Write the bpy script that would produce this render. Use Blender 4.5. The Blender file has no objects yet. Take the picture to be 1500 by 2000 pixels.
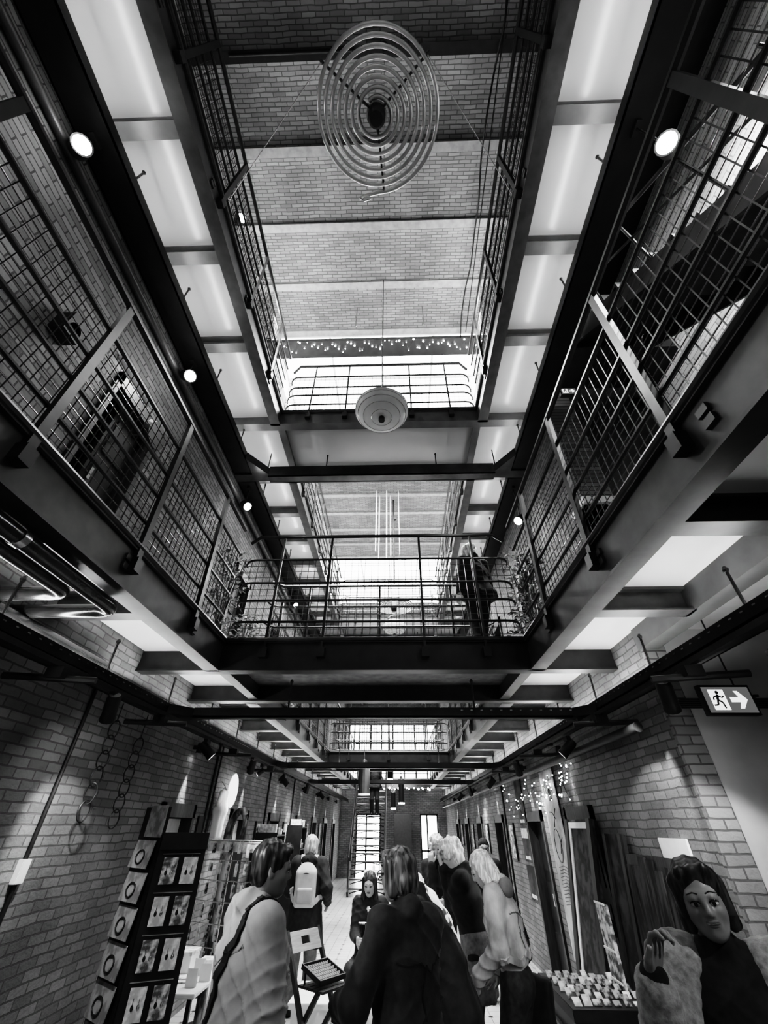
import bpy, bmesh, math, random
import numpy as np
from mathutils import Vector, Matrix, Quaternion
rnd = random.Random(7)
PI = math.pi
S = bpy.context.scene
COL = S.collection

# ------------------------------------------------------------------ materials
def _mat(name):
    m = bpy.data.materials.new(name); m.use_nodes = True
    nt = m.node_tree; nt.nodes.clear()
    o = nt.nodes.new('ShaderNodeOutputMaterial')
    return m, nt, o
def N(nt, t, **k):
    n = nt.nodes.new(t)
    for a, b in k.items():
        if a.startswith('i_'): n.inputs[int(a[2:])].default_value = b
        else: setattr(n, a, b)
    return n
def g4(v): return (v, v, v, 1)
def grey(name, v, rough=.6, metal=0., var=.25, scale=12., bump=0., stretch=(1, 1, 1), spec=.5, sheen=0, lo=None):
    """plain painted or cloth surface: one grey with cloudy procedural variation"""
    m, nt, o = _mat(name)
    b = N(nt, 'ShaderNodeBsdfPrincipled'); b.inputs['Roughness'].default_value = rough; b.inputs['Metallic'].default_value = metal
    b.inputs['Specular IOR Level'].default_value = spec
    if sheen: b.inputs['Sheen Weight'].default_value = sheen
    tc = N(nt, 'ShaderNodeTexCoord'); mp = N(nt, 'ShaderNodeMapping'); mp.inputs['Scale'].default_value = stretch
    nz = N(nt, 'ShaderNodeTexNoise'); nz.inputs['Scale'].default_value = scale; nz.inputs['Detail'].default_value = 5
    cr = N(nt, 'ShaderNodeValToRGB')
    cr.color_ramp.elements[0].position = .3; cr.color_ramp.elements[1].position = .7
    cr.color_ramp.elements[0].color = g4(max(0, v*(1-var)) if lo is None else lo); cr.color_ramp.elements[1].color = g4(min(1, v*(1+var)))
    L = nt.links.new
    L(tc.outputs['Object'], mp.inputs[0]); L(mp.outputs[0], nz.inputs['Vector']); L(nz.outputs['Fac'], cr.inputs[0]); L(cr.outputs[0], b.inputs['Base Color'])
    if bump:
        bp = N(nt, 'ShaderNodeBump'); bp.inputs['Strength'].default_value = bump; bp.inputs['Distance'].default_value = .01
        L(nz.outputs['Fac'], bp.inputs['Height']); L(bp.outputs[0], b.inputs['Normal'])
    L(b.outputs[0], o.inputs[0]); return m
def emit(name, s, v=1.):
    m, nt, o = _mat(name); e = N(nt, 'ShaderNodeEmission'); e.inputs[0].default_value = g4(v); e.inputs[1].default_value = s
    nt.links.new(e.outputs[0], o.inputs[0]); return m
def brick(name, axes, v1, v2, mortar, bw=.205, bh=.066, rough=.85, bump=.5, grime=.35):
    """brick courses mapped on two object axes"""
    m, nt, o = _mat(name); L = nt.links.new
    b = N(nt, 'ShaderNodeBsdfPrincipled'); b.inputs['Roughness'].default_value = rough
    tc = N(nt, 'ShaderNodeTexCoord'); sp = N(nt, 'ShaderNodeSeparateXYZ'); cb = N(nt, 'ShaderNodeCombineXYZ')
    L(tc.outputs['Object'], sp.inputs[0]); L(sp.outputs[axes[0]], cb.inputs[0]); L(sp.outputs[axes[1]], cb.inputs[1])
    wn = N(nt, 'ShaderNodeTexNoise'); wn.inputs['Scale'].default_value = 5; L(cb.outputs[0], wn.inputs['Vector'])
    mx = N(nt, 'ShaderNodeMix', data_type='VECTOR'); mx.inputs['Factor'].default_value = .022
    L(cb.outputs[0], mx.inputs['A']); L(wn.outputs['Color'], mx.inputs['B'])
    br = N(nt, 'ShaderNodeTexBrick'); L(mx.outputs['Result'], br.inputs['Vector'])
    for k, x in (('Color1', g4(v1)), ('Color2', g4(v2)), ('Mortar', g4(mortar)), ('Scale', 1.), ('Mortar Size', .006), ('Mortar Smooth', .25), ('Bias', -.1), ('Brick Width', bw), ('Row Height', bh)):
        br.inputs[k].default_value = x
    nz = N(nt, 'ShaderNodeTexNoise'); nz.inputs['Scale'].default_value = 1.3; nz.inputs['Detail'].default_value = 8; L(cb.outputs[0], nz.inputs['Vector'])
    cr = N(nt, 'ShaderNodeValToRGB'); cr.color_ramp.elements[0].position = .3; cr.color_ramp.elements[0].color = g4(1-grime); cr.color_ramp.elements[1].position = .65; cr.color_ramp.elements[1].color = g4(1)
    L(nz.outputs['Fac'], cr.inputs[0])
    mu = N(nt, 'ShaderNodeMix', data_type='RGBA', blend_type='MULTIPLY'); mu.inputs['Factor'].default_value = 1
    L(br.outputs['Color'], mu.inputs['A']); L(cr.outputs[0], mu.inputs['B']); L(mu.outputs['Result'], b.inputs['Base Color'])
    n2 = N(nt, 'ShaderNodeTexNoise'); n2.inputs['Scale'].default_value = 40; L(cb.outputs[0], n2.inputs['Vector'])
    ad = N(nt, 'ShaderNodeMath', operation='MULTIPLY_ADD'); ad.inputs[1].default_value = -1; L(br.outputs['Fac'], ad.inputs[0]); L(n2.outputs['Fac'], ad.inputs[2])
    bp = N(nt, 'ShaderNodeBump'); bp.inputs['Strength'].default_value = bump; bp.inputs['Distance'].default_value = .008
    L(ad.outputs[0], bp.inputs['Height']); L(bp.outputs[0], b.inputs['Normal']); L(b.outputs[0], o.inputs[0]); return m
def tile_mat(name):
    m, nt, o = _mat(name); L = nt.links.new
    b = N(nt, 'ShaderNodeBsdfPrincipled'); b.inputs['Roughness'].default_value = .32
    tc = N(nt, 'ShaderNodeTexCoord'); br = N(nt, 'ShaderNodeTexBrick', offset=0.)
    for k, x in (('Color1', g4(.62)), ('Color2', g4(.7)), ('Mortar', g4(.25)), ('Scale', 1.), ('Mortar Size', .004), ('Brick Width', .16), ('Row Height', .16)): br.inputs[k].default_value = x
    L(tc.outputs['Object'], br.inputs['Vector'])
    # small dark inset squares at the tile corners
    sp = N(nt, 'ShaderNodeSeparateXYZ'); L(tc.outputs['Object'], sp.inputs[0])
    def near(ax):
        d = N(nt, 'ShaderNodeMath', operation='PINGPONG'); d.inputs[1].default_value = .16; L(sp.outputs[ax], d.inputs[0])
        l = N(nt, 'ShaderNodeMath', operation='LESS_THAN'); l.inputs[1].default_value = .022; L(d.outputs[0], l.inputs[0]); return l
    a, c = near(0), near(1); mu = N(nt, 'ShaderNodeMath', operation='MULTIPLY'); L(a.outputs[0], mu.inputs[0]); L(c.outputs[0], mu.inputs[1])
    mx = N(nt, 'ShaderNodeMix', data_type='RGBA'); L(mu.outputs[0], mx.inputs['Factor']); L(br.outputs['Color'], mx.inputs['A']); mx.inputs['B'].default_value = g4(.05)
    nz = N(nt, 'ShaderNodeTexNoise'); nz.inputs['Scale'].default_value = 2.5; nz.inputs['Detail'].default_value = 6; L(tc.outputs['Object'], nz.inputs['Vector'])
    cr = N(nt, 'ShaderNodeValToRGB'); cr.color_ramp.elements[0].color = g4(.6); cr.color_ramp.elements[1].color = g4(1); L(nz.outputs['Fac'], cr.inputs[0])
    m2 = N(nt, 'ShaderNodeMix', data_type='RGBA', blend_type='MULTIPLY'); m2.inputs['Factor'].default_value = 1; L(mx.outputs['Result'], m2.inputs['A']); L(cr.outputs[0], m2.inputs['B'])
    L(m2.outputs['Result'], b.inputs['Base Color']); L(b.outputs[0], o.inputs[0]); return m
def mottled(name, lo, hi, scale=9., detail=6, rough=.7, stretch=(1, 1, 1), a=.42, b_=.58):
    """two-tone patchy print, for cards, posters, patterned cloth and planks"""
    m, nt, o = _mat(name); L = nt.links.new
    b = N(nt, 'ShaderNodeBsdfPrincipled'); b.inputs['Roughness'].default_value = rough
    tc = N(nt, 'ShaderNodeTexCoord'); mp = N(nt, 'ShaderNodeMapping'); mp.inputs['Scale'].default_value = stretch
    nz = N(nt, 'ShaderNodeTexNoise'); nz.inputs['Scale'].default_value = scale; nz.inputs['Detail'].default_value = detail
    cr = N(nt, 'ShaderNodeValToRGB'); cr.color_ramp.elements[0].position = a; cr.color_ramp.elements[1].position = b_
    cr.color_ramp.elements[0].color = g4(lo); cr.color_ramp.elements[1].color = g4(hi)
    L(tc.outputs['Object'], mp.inputs[0]); L(mp.outputs[0], nz.inputs['Vector']); L(nz.outputs['Fac'], cr.inputs[0]); L(cr.outputs[0], b.inputs['Base Color']); L(b.outputs[0], o.inputs[0]); return m
def glass(name):
    m, nt, o = _mat(name); b = N(nt, 'ShaderNodeBsdfPrincipled'); b.inputs['Base Color'].default_value = g4(.9); b.inputs['Roughness'].default_value = .05
    b.inputs['Transmission Weight'].default_value = .85; b.inputs['IOR'].default_value = 1.2
    nt.links.new(b.outputs[0], o.inputs[0]); return m

# ------------------------------------------------------------------ mesh building
class MB:
    def __init__(s): s.v = []; s.f = []
    def add(s, vs, fs):
        b = len(s.v); s.v += [tuple(v) for v in vs]; s.f += [tuple(i+b for i in f) for f in fs]; return s
    def box(s, x0, x1, y0, y1, z0, z1):
        return s.add([(x0,y0,z0),(x1,y0,z0),(x1,y1,z0),(x0,y1,z0),(x0,y0,z1),(x1,y0,z1),(x1,y1,z1),(x0,y1,z1)],
                     [(0,3,2,1),(4,5,6,7),(0,1,5,4),(1,2,6,5),(2,3,7,6),(3,0,4,7)])
    def obox(s, c, sz, M):
        c = Vector(c); h = Vector(sz)/2
        vs = [c + M @ Vector((a*h.x, b*h.y, d*h.z)) for d in (-1, 1) for a, b in ((-1,-1),(1,-1),(1,1),(-1,1))]
        return s.add(vs, [(0,3,2,1),(4,5,6,7),(0,1,5,4),(1,2,6,5),(2,3,7,6),(3,0,4,7)])
    def bar(s, p, q, w, h=None, up=(0, 0, 1)):
        p, q = Vector(p), Vector(q); h = h or w; d = q-p
        if d.length < 1e-6: return s
        y = d.normalized(); u = Vector(up)
        if abs(y.dot(u)) > .98: u = Vector((0, 1, 0))
        x = y.cross(u).normalized(); z = x.cross(y)
        M = Matrix((x, y, z)).transposed()
        return s.obox((p+q)/2, (w, d.length, h), M)
    def tube(s, pts, r, n=8, closed=False, cap=True):
        P = [Vector(p) for p in pts]; m = len(P)
        T = []
        for i in range(m):
            a = P[(i-1) % m] if (closed or i > 0) else P[i]; b = P[(i+1) % m] if (closed or i < m-1) else P[i]
            T.append((b-a).normalized())
        u = Vector((0, 0, 1)) if abs(T[0].z) < .9 else Vector((1, 0, 0))
        u = (u - T[0]*u.dot(T[0])).normalized(); vs = []
        for i in range(m):
            u = (u - T[i]*u.dot(T[i])).normalized(); w = T[i].cross(u)
            rr = r[i] if isinstance(r, (list, tuple)) else r
            for k in range(n):
                a = 2*PI*k/n; vs.append(P[i] + (u*math.cos(a) + w*math.sin(a))*rr)
        fs = []
        for i in range(m if closed else m-1):
            j = (i+1) % m
            for k in range(n): fs.append((i*n+k, i*n+(k+1) % n, j*n+(k+1) % n, j*n+k))
        if cap and not closed: fs += [tuple(range(n-1, -1, -1)), tuple((m-1)*n+k for k in range(n))]
        return s.add(vs, fs)
    def lathe(s, prof, n=24, c=(0, 0, 0), M=None):
        c = Vector(c); M = M or Matrix.Identity(3); vs = []; fs = []
        for r, z in prof:
            for k in range(n):
                a = 2*PI*k/n; vs.append(c + M @ Vector((r*math.cos(a), r*math.sin(a), z)))
        for i in range(len(prof)-1):
            for k in range(n): fs.append((i*n+k, i*n+(k+1) % n, (i+1)*n+(k+1) % n, (i+1)*n+k))
        if prof[0][0] > 1e-5: fs.append(tuple(range(n-1, -1, -1)))
        if prof[-1][0] > 1e-5: fs.append(tuple((len(prof)-1)*n+k for k in range(n)))
        return s.add(vs, fs)
    def ball(s, c, r, n=10, sc=(1, 1, 1), M=None):
        M = M or Matrix.Identity(3)
        m = max(4, n//2+1); vs = []; fs = []; c = Vector(c)
        for i in range(m+1):
            t = PI*i/m
            for k in range(n):
                a = 2*PI*k/n; vs.append(c + M @ Vector((r*sc[0]*math.sin(t)*math.cos(a), r*sc[1]*math.sin(t)*math.sin(a), -r*sc[2]*math.cos(t))))
        for i in range(m):
            for k in range(n): fs.append((i*n+k, i*n+(k+1) % n, (i+1)*n+(k+1) % n, (i+1)*n+k))
        return s.add(vs, fs)
    def quad(s, a, b, c, d): return s.add([a, b, c, d], [(0, 1, 2, 3)])
    def prism(s, poly, y0, y1, ax='y'):
        """extrude a 2-D outline (x,z) along y, or (y,z) along x, or (x,y) along z"""
        n = len(poly); f = {'y': lambda a, b, t: (a, t, b), 'x': lambda a, b, t: (t, a, b), 'z': lambda a, b, t: (a, b, t)}[ax]
        vs = [f(a, b, y0) for a, b in poly] + [f(a, b, y1) for a, b in poly]
        return s.add(vs, [tuple(range(n)), tuple(range(2*n-1, n-1, -1))] + [(i, (i+1) % n, (i+1) % n+n, i+n) for i in range(n)])
    def build(s, name, mat, parent=None, smooth=False, bevel=0., loc=None):
        me = bpy.data.meshes.new(name)
        off = Vector(loc) if loc is not None else Vector((0, 0, 0))
        me.from_pydata([tuple(Vector(v)-off) for v in s.v], [], s.f)
        bm = bmesh.new(); bm.from_mesh(me); bmesh.ops.remove_doubles(bm, verts=bm.verts, dist=1e-6); bmesh.ops.recalc_face_normals(bm, faces=bm.faces)
        if bevel: bmesh.ops.bevel(bm, geom=[e for e in bm.edges if e.is_manifold and e.calc_face_angle(0) > .6], offset=bevel, segments=2, affect='EDGES', clamp_overlap=True)
        bm.to_mesh(me); bm.free()
        if smooth:
            me.shade_smooth()
            try: me.set_sharp_from_angle(angle=.9)
            except Exception: pass
        me.materials.append(mat)
        o = bpy.data.objects.new(name, me); COL.objects.link(o)
        if parent is not None: o.parent = parent
        if loc is not None and parent is None: o.location = off
        return o
def tag(o, label=None, cat=None, group=None, kind=None):
    if label: o['label'] = label
    if cat: o['category'] = cat
    if group: o['group'] = group
    if kind: o['kind'] = kind
    return o
def thing(name, label, cat, loc=(0, 0, 0), rz=0., group=None, kind=None):
    o = bpy.data.objects.new(name, None); COL.objects.link(o); o.empty_display_size = .1
    o.location = loc; o.rotation_euler = (0, 0, rz)
    return tag(o, label, cat, group, kind)
def part(mb, name, mat, t, **k):
    """mesh given in world axes, stored relative to its thing (which must not be rotated)"""
    return mb.build(name, mat, t, loc=tuple(t.location), **k)
def dup(root, loc=None, rz=None, label=None, group=None):
    r = root.copy(); COL.objects.link(r)
    if loc is not None: r.location = loc
    if rz is not None: r.rotation_euler = (0, 0, rz)
    if label: r['label'] = label
    if group: r['group'] = group
    for ch in list(root.children):
        c = ch.copy(); COL.objects.link(c); c.parent = r
        for g in list(ch.children):
            d = g.copy(); COL.objects.link(d); d.parent = c
    return r
def struct(mb, name, mat, label=None, cat=None, parent=None, **k):
    o = mb.build(name, mat, parent, **k)
    if parent is None: tag(o, label, cat, kind='structure')
    return o
def lamp(kind, loc, energy, size=.1, to=None, angle=60, blend=.5, sy=None, name='light'):
    d = bpy.data.lights.new(name, kind); d.energy = energy
    if kind == 'AREA':
        d.size = size
        if sy: d.shape = 'RECTANGLE'; d.size_y = sy
    else:
        d.shadow_soft_size = size
    if kind == 'SPOT': d.spot_size = math.radians(angle); d.spot_blend = blend
    o = bpy.data.objects.new(name, d); COL.objects.link(o); o.location = loc
    if to is not None:
        o.rotation_euler = (Vector(to)-Vector(loc)).to_track_quat('-Z', 'Y').to_euler()
    return o
ORD = ['first', 'second', 'third', 'fourth', 'fifth', 'sixth', 'seventh', 'eighth', 'ninth', 'tenth', 'eleventh', 'twelfth', 'thirteenth', 'fourteenth', 'fifteenth', 'sixteenth', 'seventeenth', 'eighteenth', 'nineteenth', 'twentieth', 'twenty-first', 'twenty-second', 'twenty-third', 'twenty-fourth']

# ------------------------------------------------------------------ camera
cd = bpy.data.cameras.new('camera'); cam = bpy.data.objects.new('camera', cd); COL.objects.link(cam)
PITCH, YAW, ROLL = math.radians(37.8), math.radians(1.83), math.radians(.39)
fw = Vector((-math.sin(YAW)*math.cos(PITCH), math.cos(YAW)*math.cos(PITCH), math.sin(PITCH)))
r0 = Vector((math.cos(YAW), math.sin(YAW), 0)); u0 = r0.cross(fw)
cr_, sr_ = math.cos(ROLL), math.sin(ROLL)
right = cr_*r0 + sr_*u0; upv = cr_*u0 - sr_*r0
Mc = Matrix((right, upv, -fw)).transposed().to_4x4(); Mc.translation = (0, 0, 1.6)
cam.matrix_world = Mc
cd.sensor_fit = 'VERTICAL'; cd.sensor_height = 24.; cd.lens = 24.*790/2000; cd.clip_start = .05; cd.clip_end = 200
S.camera = cam
S.cycles.use_adaptive_sampling = True; S.cycles.adaptive_threshold = .05; S.cycles.max_bounces = 6; S.cycles.diffuse_bounces = 3; S.cycles.glossy_bounces = 3; S.cycles.transmission_bounces = 3; S.cycles.sample_clamp_indirect = 6.
S.view_settings.view_transform = 'Filmic'
S.view_settings.look = 'Very High Contrast'
S.view_settings.exposure = 0.
w = bpy.data.worlds.new('world'); S.world = w; w.use_nodes = True
w.node_tree.nodes['Background'].inputs[0].default_value = g4(1); w.node_tree.nodes['Background'].inputs[1].default_value = .03

# ------------------------------------------------------------------ palette
M_BRICK_L = brick('brick_wall_side', ('Y', 'Z'), .19, .3, .13, bw=.165, bh=.056, grime=.5, bump=.5)
M_BRICK_E = brick('brick_wall_facing', ('X', 'Z'), .2, .3, .1, bw=.17, bh=.058)
M_BRICK_C = brick('brick_ceiling', ('X', 'Y'), .26, .4, .15, grime=.35, bh=.044, bw=.16)
M_BRICK_LT = brick('brick_stairwell', ('Y', 'Z'), .55, .8, .3)
M_PLASTER = grey('plaster_grey', .42, .8, var=.12, scale=3)
M_SOFFITG = grey('soffit_white_ground', .7, .35, var=.04, scale=2)
M_SOFFIT = grey('soffit_white_gloss', .45, .2, var=.04, scale=2, spec=.5)
M_STEEL = grey('steel_dark_paint', .022, .4, var=.35, scale=8, spec=.6, bump=.12)
M_STEELM = grey('steel_mid_paint', .05, .42, var=.3, scale=8, spec=.6, bump=.12)
M_STEELG = grey('steel_beam_grey', .1, .4, var=.2, scale=6, spec=.5)
M_BLACK = grey('black_raceway', .012, .42, var=.4, scale=6, spec=.5)
M_RAIL = grey('rail_steel', .05, .3, metal=.5, var=.3, scale=20)
M_WIRE = grey('wire_steel', .07, .35, metal=.5, var=.3, scale=20)
M_GALV = grey('galvanised_metal', .5, .25, metal=.9, var=.2, scale=15)
M_PIPE = grey('dark_lacquered_pipe', .03, .22, var=.3, scale=8, spec=.8)
M_DARKWOOD = grey('dark_wood', .03, .5, var=.5, scale=6, stretch=(6, 6, .6), bump=.2)
M_BLACKPAINT = grey('black_paint', .015, .5, var=.4)
M_WHITE = grey('white_paint', .8, .5, var=.06)
M_CLOTHW = grey('white_cloth', .78, .85, var=.1, scale=5, bump=.3)
M_TILE = tile_mat('floor_tiles')
M_LED = emit('led_strip', 30.); M_LEDG = emit('led_strip_ground', 42.)
M_LAMP = emit('lamp_glow', 180.)
M_SKY = emit('skylight_glass_glow', 9.)
M_BULB = emit('fairy_bulb', 14.)
M_WINDOW = emit('window_glow', 8.)
M_GLASS = glass('clear_glass')
# ------------------------------------------------------------------ the hall (metres, x across, y down the hall, z up)
XL, XR, VL, VR = -2.40, 1.98, -1.66, 1.24
YN, YF = -2.6, 21.
F1, F2, ZC = 3.0, 6.43, 8.9            # gallery floors and ceiling
B1, B2 = 2.73, 6.16                    # undersides of the gallery beams
BAYS = [(-2.6, 3.8), (5.0, 11.2), (12.4, 18.4)]
BRIDGES = [(3.8, 5.0), (11.2, 12.4), (18.4, 21.)]
YR = 3.33                              # where the right-hand brick wall starts
DL = [5.42, 7.55, 9.7, 12.2, 14.4, 16.6, 18.8]
DR = [5.57, 7.4, 10.0, 12.45, 14.7, 16.9]
DW, DH = .84, 1.78

def wall_run(name, X, side, y0, y1, z0, z1, holes, mat, label, th=.32):
    """wall in the plane x = X with rectangular openings; thickness goes outwards"""
    m = MB(); a, b = sorted((X, X+side*th)); y = y0
    for h0, h1, hz0, hz1 in sorted(holes):
        m.box(a, b, y, h0, z0, z1)
        if hz0 > z0: m.box(a, b, h0, h1, z0, hz0)
        if hz1 < z1: m.box(a, b, h0, h1, hz1, z1)
        y = h1
    m.box(a, b, y, y1, z0, z1)
    return struct(m, name, mat, label, 'wall')

hl = [(y-DW/2, y+DW/2, 0, DH) for y in DL]; hr = [(y-DW/2, y+DW/2, 0, DH) for y in DR]
wall_run('wall_left', XL, -1, YN, YF, 0, F1, hl, M_BRICK_L, 'long left brick wall of the ground floor with low cell doorways')
wall_run('wall_right', XR, 1, YR, YF, 0, F1, hr, M_BRICK_L, 'long right brick wall of the ground floor behind the stalls')
DU = [.1, 2.35, 5.6, 7.7, 9.9, 13.0, 15.2, 17.4]
hu = lambda f, ys: [(y-.36, y+.36, f, f+1.75) for y in ys]
M_BRICK_U = brick('brick_upper_gallery', ('Y', 'Z'), .15, .26, .07, bw=.17, bh=.058)
wall_run('wall_left_first_floor', XL, -1, YN, YF, F1, F2, hu(F1, DU), M_BRICK_U, 'left brick wall of the first floor gallery with dark doorways')
wall_run('wall_right_first_floor', XR, 1, YR, YF, F1, F2, hu(F1, DU[2:]), M_BRICK_U, 'right brick wall of the first floor gallery beyond the stairwell')
wall_run('wall_left_second_floor', XL, -1, YN, YF, F2, ZC+.1, hu(F2, DU), M_PLASTER, 'left plastered wall of the top gallery with dark doorways')
wall_run('wall_right_second_floor', XR, 1, YN, YF, F2, ZC+.1, hu(F2, DU), M_PLASTER, 'right plastered wall of the top gallery with dark doorways')
# far end wall with its door and the tall light slot on the left
m = MB(); y0, y1 = YF, YF+.3
m.box(XL-.3, -1.75, y0, y1, 0, F1); m.box(-1.75, -.72, y0, y1, 2.0, F1); m.box(-.72, .9, y0, y1, 0, F1); m.box(.9, 1.65, y0, y1, 2.0, F1); m.box(1.65, XR+.3, y0, y1, 0, F1); m.box(XL-.3, XR+.3, y0, y1, F1, ZC+.1)
struct(m, 'wall_far', M_BRICK_E, 'far brick end wall of the hall with two bright openings', 'wall')
for nm, xa, xb, lb in (('window_3', -1.75, -.72, 'tall bright arched opening at the far left behind the staircase'), ('window_4', .9, 1.65, 'bright glazed door at the far end of the hall')):
    o = struct(MB().box(xa, xb, YF+.2, YF+.23, 0, 2.0), nm, M_WINDOW, lb, 'window')
    f = MB()
    for x in (xa+.03, (xa+xb)/2-.08, xb-.03): f.box(x-.03, x+.03, YF+.1, YF+.19, 0, 2.0)
    f.box(xa, xb, YF+.1, YF+.19, 1.94, 2.0); f.box(xa, xb, YF+.1, YF+.19, .78, .84)
    f.build('window_frame', M_STEEL, o)
m = MB().box(XL-.3, 4.6, YN-.3, YN, 0, ZC+.1); struct(m, 'wall_near', M_PLASTER, 'plain wall at the near end behind the viewer', 'wall')
struct(MB().box(XL-.3, 4.6, YN, YF+1.5, -.2, 0), 'floor', M_TILE, 'pale tiled floor with small dark corner tiles', 'floor')

# ------------------------------------------------------------------ side bay on the right with the stairwell above it
struct(MB().box(XR+.18, 4.6, YR-.02, YR+.3, 0, F1), 'wall_side_bay', M_PLASTER, 'smooth plastered wall of the side bay at right', 'wall')
struct(MB().box(XR, XR+.18, YR-.03, YR, 0, F1), 'trim_1', brick('brick_pier', ('X', 'Z'), .22, .34, .12, bw=.17, bh=.058), 'rough brick end of the right wall facing the viewer', 'pier')
struct(MB().box(4.3, 4.6, YN, YR, 0, ZC), 'wall_side_back', M_PLASTER, 'back wall of the side bay', 'wall')
struct(MB().box(3.5, 3.7, YN, YR, F1, F2+2), 'wall_stairwell', M_BRICK_LT, 'pale brick wall of the stairwell behind the right railing', 'wall')
struct(MB().box(XR, 3.5, YR, YR+.25, F1, 4.25), 'wall_stairwell_parapet', brick('brick_parapet', ('X', 'Z'), .16, .22, .05, bw=.19, bh=.06), 'low brick wall across the first floor gallery at right', 'wall')
struct(MB().box(XR-.02, 3.52, YR-.04, YR+.29, 4.25, 4.33), 'trim_2', M_WHITE, 'pale stone coping on the low gallery wall', 'trim')
struct(MB().box(XR+.05, 3.5, YR+.3, YR+.4, F1, F2+2), 'wall_stairwell_far', M_BLACKPAINT, 'stairwell wall above the coping, blackened for the shade of the opening', 'wall')  # black colour stands in for the shade of the stairwell opening
struct(MB().box(XR, 4.3, YN, YR, B1+.17, F1), 'ceiling_side_bay', grey('soffit_bay', .55, .5, var=.05), 'plain soffit over the side bay', 'ceiling')
struct(MB().box(XR-.02, XR+.12, YN, YR, B1, B1+.17), 'trim_3', M_STEELG, 'long steel lintel over the mouth of the side bay', 'beam')

# ------------------------------------------------------------------ brick ceiling: shallow vaults between steel joists, with glazed openings
CB = [-2.2, -1.32, -.44, .44, 1.32, 2.21, 3.07, 3.9]
CB2 = [7.8+.82*i for i in range(6)]
CB3 = [15.6+.9*i for i in range(7)]
def vaults(ys, name, label):
    m = MB(); n = 6
    for a, b in zip(ys[:-1], ys[1:]):
        pts = [(a+(b-a)*i/n, ZC + .09*math.sin(PI*i/n)) for i in range(n+1)]
        for (ya, za), (yb, zb) in zip(pts[:-1], pts[1:]):
            m.quad((XL, ya, za), (XR, ya, za), (XR, yb, zb), (XL, yb, zb))
    return struct(m, name, M_BRICK_C, label, 'ceiling')
vaults(CB, 'ceiling', 'brick jack arch ceiling above the near void')
vaults(CB2, 'ceiling_middle', 'brick jack arch ceiling above the middle void')
vaults(CB3, 'ceiling_far', 'brick jack arch ceiling above the far void')
k = 0
M_JOIST = grey('ceiling_joist_paint', .36, .5, var=.2); M_JOISTD = grey('ceiling_joist_dark', .04, .5, var=.2)
for y in CB+CB2+CB3:
    k += 1
    m = MB().box(XL, XR, y-.055, y+.055, ZC-.03, ZC+.01); m.box(XL, XR, y-.012, y+.012, ZC-.005, ZC+.02)
    struct(m, 'ceiling_joist', M_JOISTD if abs(y-.44) < .01 else M_JOIST, '%s steel joist across the brick ceiling, counted from the near end' % ORD[k-1], 'joist')
for i, (a, b, wn) in enumerate(((3.9, 7.8, 'near'), (11.9, 15.6, 'middle'))):
    o = struct(MB().quad((XL+.1, a+.05, ZC+.55), (XR-.1, a+.05, ZC+.55), (XR-.1, b-.05, ZC+.55), (XL+.1, b-.05, ZC+.55)), 'window_%d' % (i+1), M_SKY, 'glowing white skylight over the %s bridge' % wn, 'skylight')
    f = MB()
    for q in range(5):
        x = XL+.1+(XR-XL-.2)*q/4; f.box(x-.02, x+.02, a+.05, b-.05, ZC+.48, ZC+.53)
    for q in range(4):
        y = a+.05+(b-a-.1)*q/3; f.box(XL+.1, XR-.1, y-.02, y+.02, ZC+.47, ZC+.52)
    f.build('window_frame', M_WHITE, o)
    c = MB()
    for (xa, xb, ya, yb) in ((XL, XR, a+.06, a+.1), (XL, XR, b-.06, b), (XL, XL+.1, a, b), (XR-.1, XR, a, b)): c.box(xa, xb, ya, yb, ZC, ZC+.6)
    c.build('window_reveal', M_WHITE, o)
struct(MB().box(XL, XR, 4.0, 4.34, ZC-.12, ZC-.03), 'trim_4', M_STEEL, 'dark edge beam along the near side of the skylight', 'beam')
struct(MB().box(XL-.3, XR+.4, YN, YF+.3, ZC+.75, ZC+.8), 'ceiling_roof', M_BLACKPAINT, 'roof above the skylights', 'roof')

# ------------------------------------------------------------------ galleries: edge beams, cross beams, soffits, floor slabs
def chan(m, X, y0, y1, b, t, inn):
    """gallery edge beam: web, nosing and bottom flange; inn = +1 when the void is on the +x side"""
    m.box(X-.012, X+.012, y0, y1, b, t)
    m.box(*sorted((X-.05*inn, X+.035*inn)), y0, y1, t-.03, t)
    m.box(*sorted((X-.10*inn, X+.035*inn)), y0, y1, b-.016, b)
    m.tube([(X+.03*inn, y0, t), (X+.03*inn, y1, t)], .022, 8)
    for y in np.arange(y0+.5, y1-.2, 1.05):
        m.box(*sorted((X+.012*inn, X+.028*inn)), y-.03, y+.03, (b+t)/2-.045, (b+t)/2-.005)
        m.box(*sorted((X+.012*inn, X+.028*inn)), y-.03, y+.03, (b+t)/2+.015, (b+t)/2+.05)
LEVEL = {1: 'first', 2: 'second'}
BN = ['near', 'middle', 'far']
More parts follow.
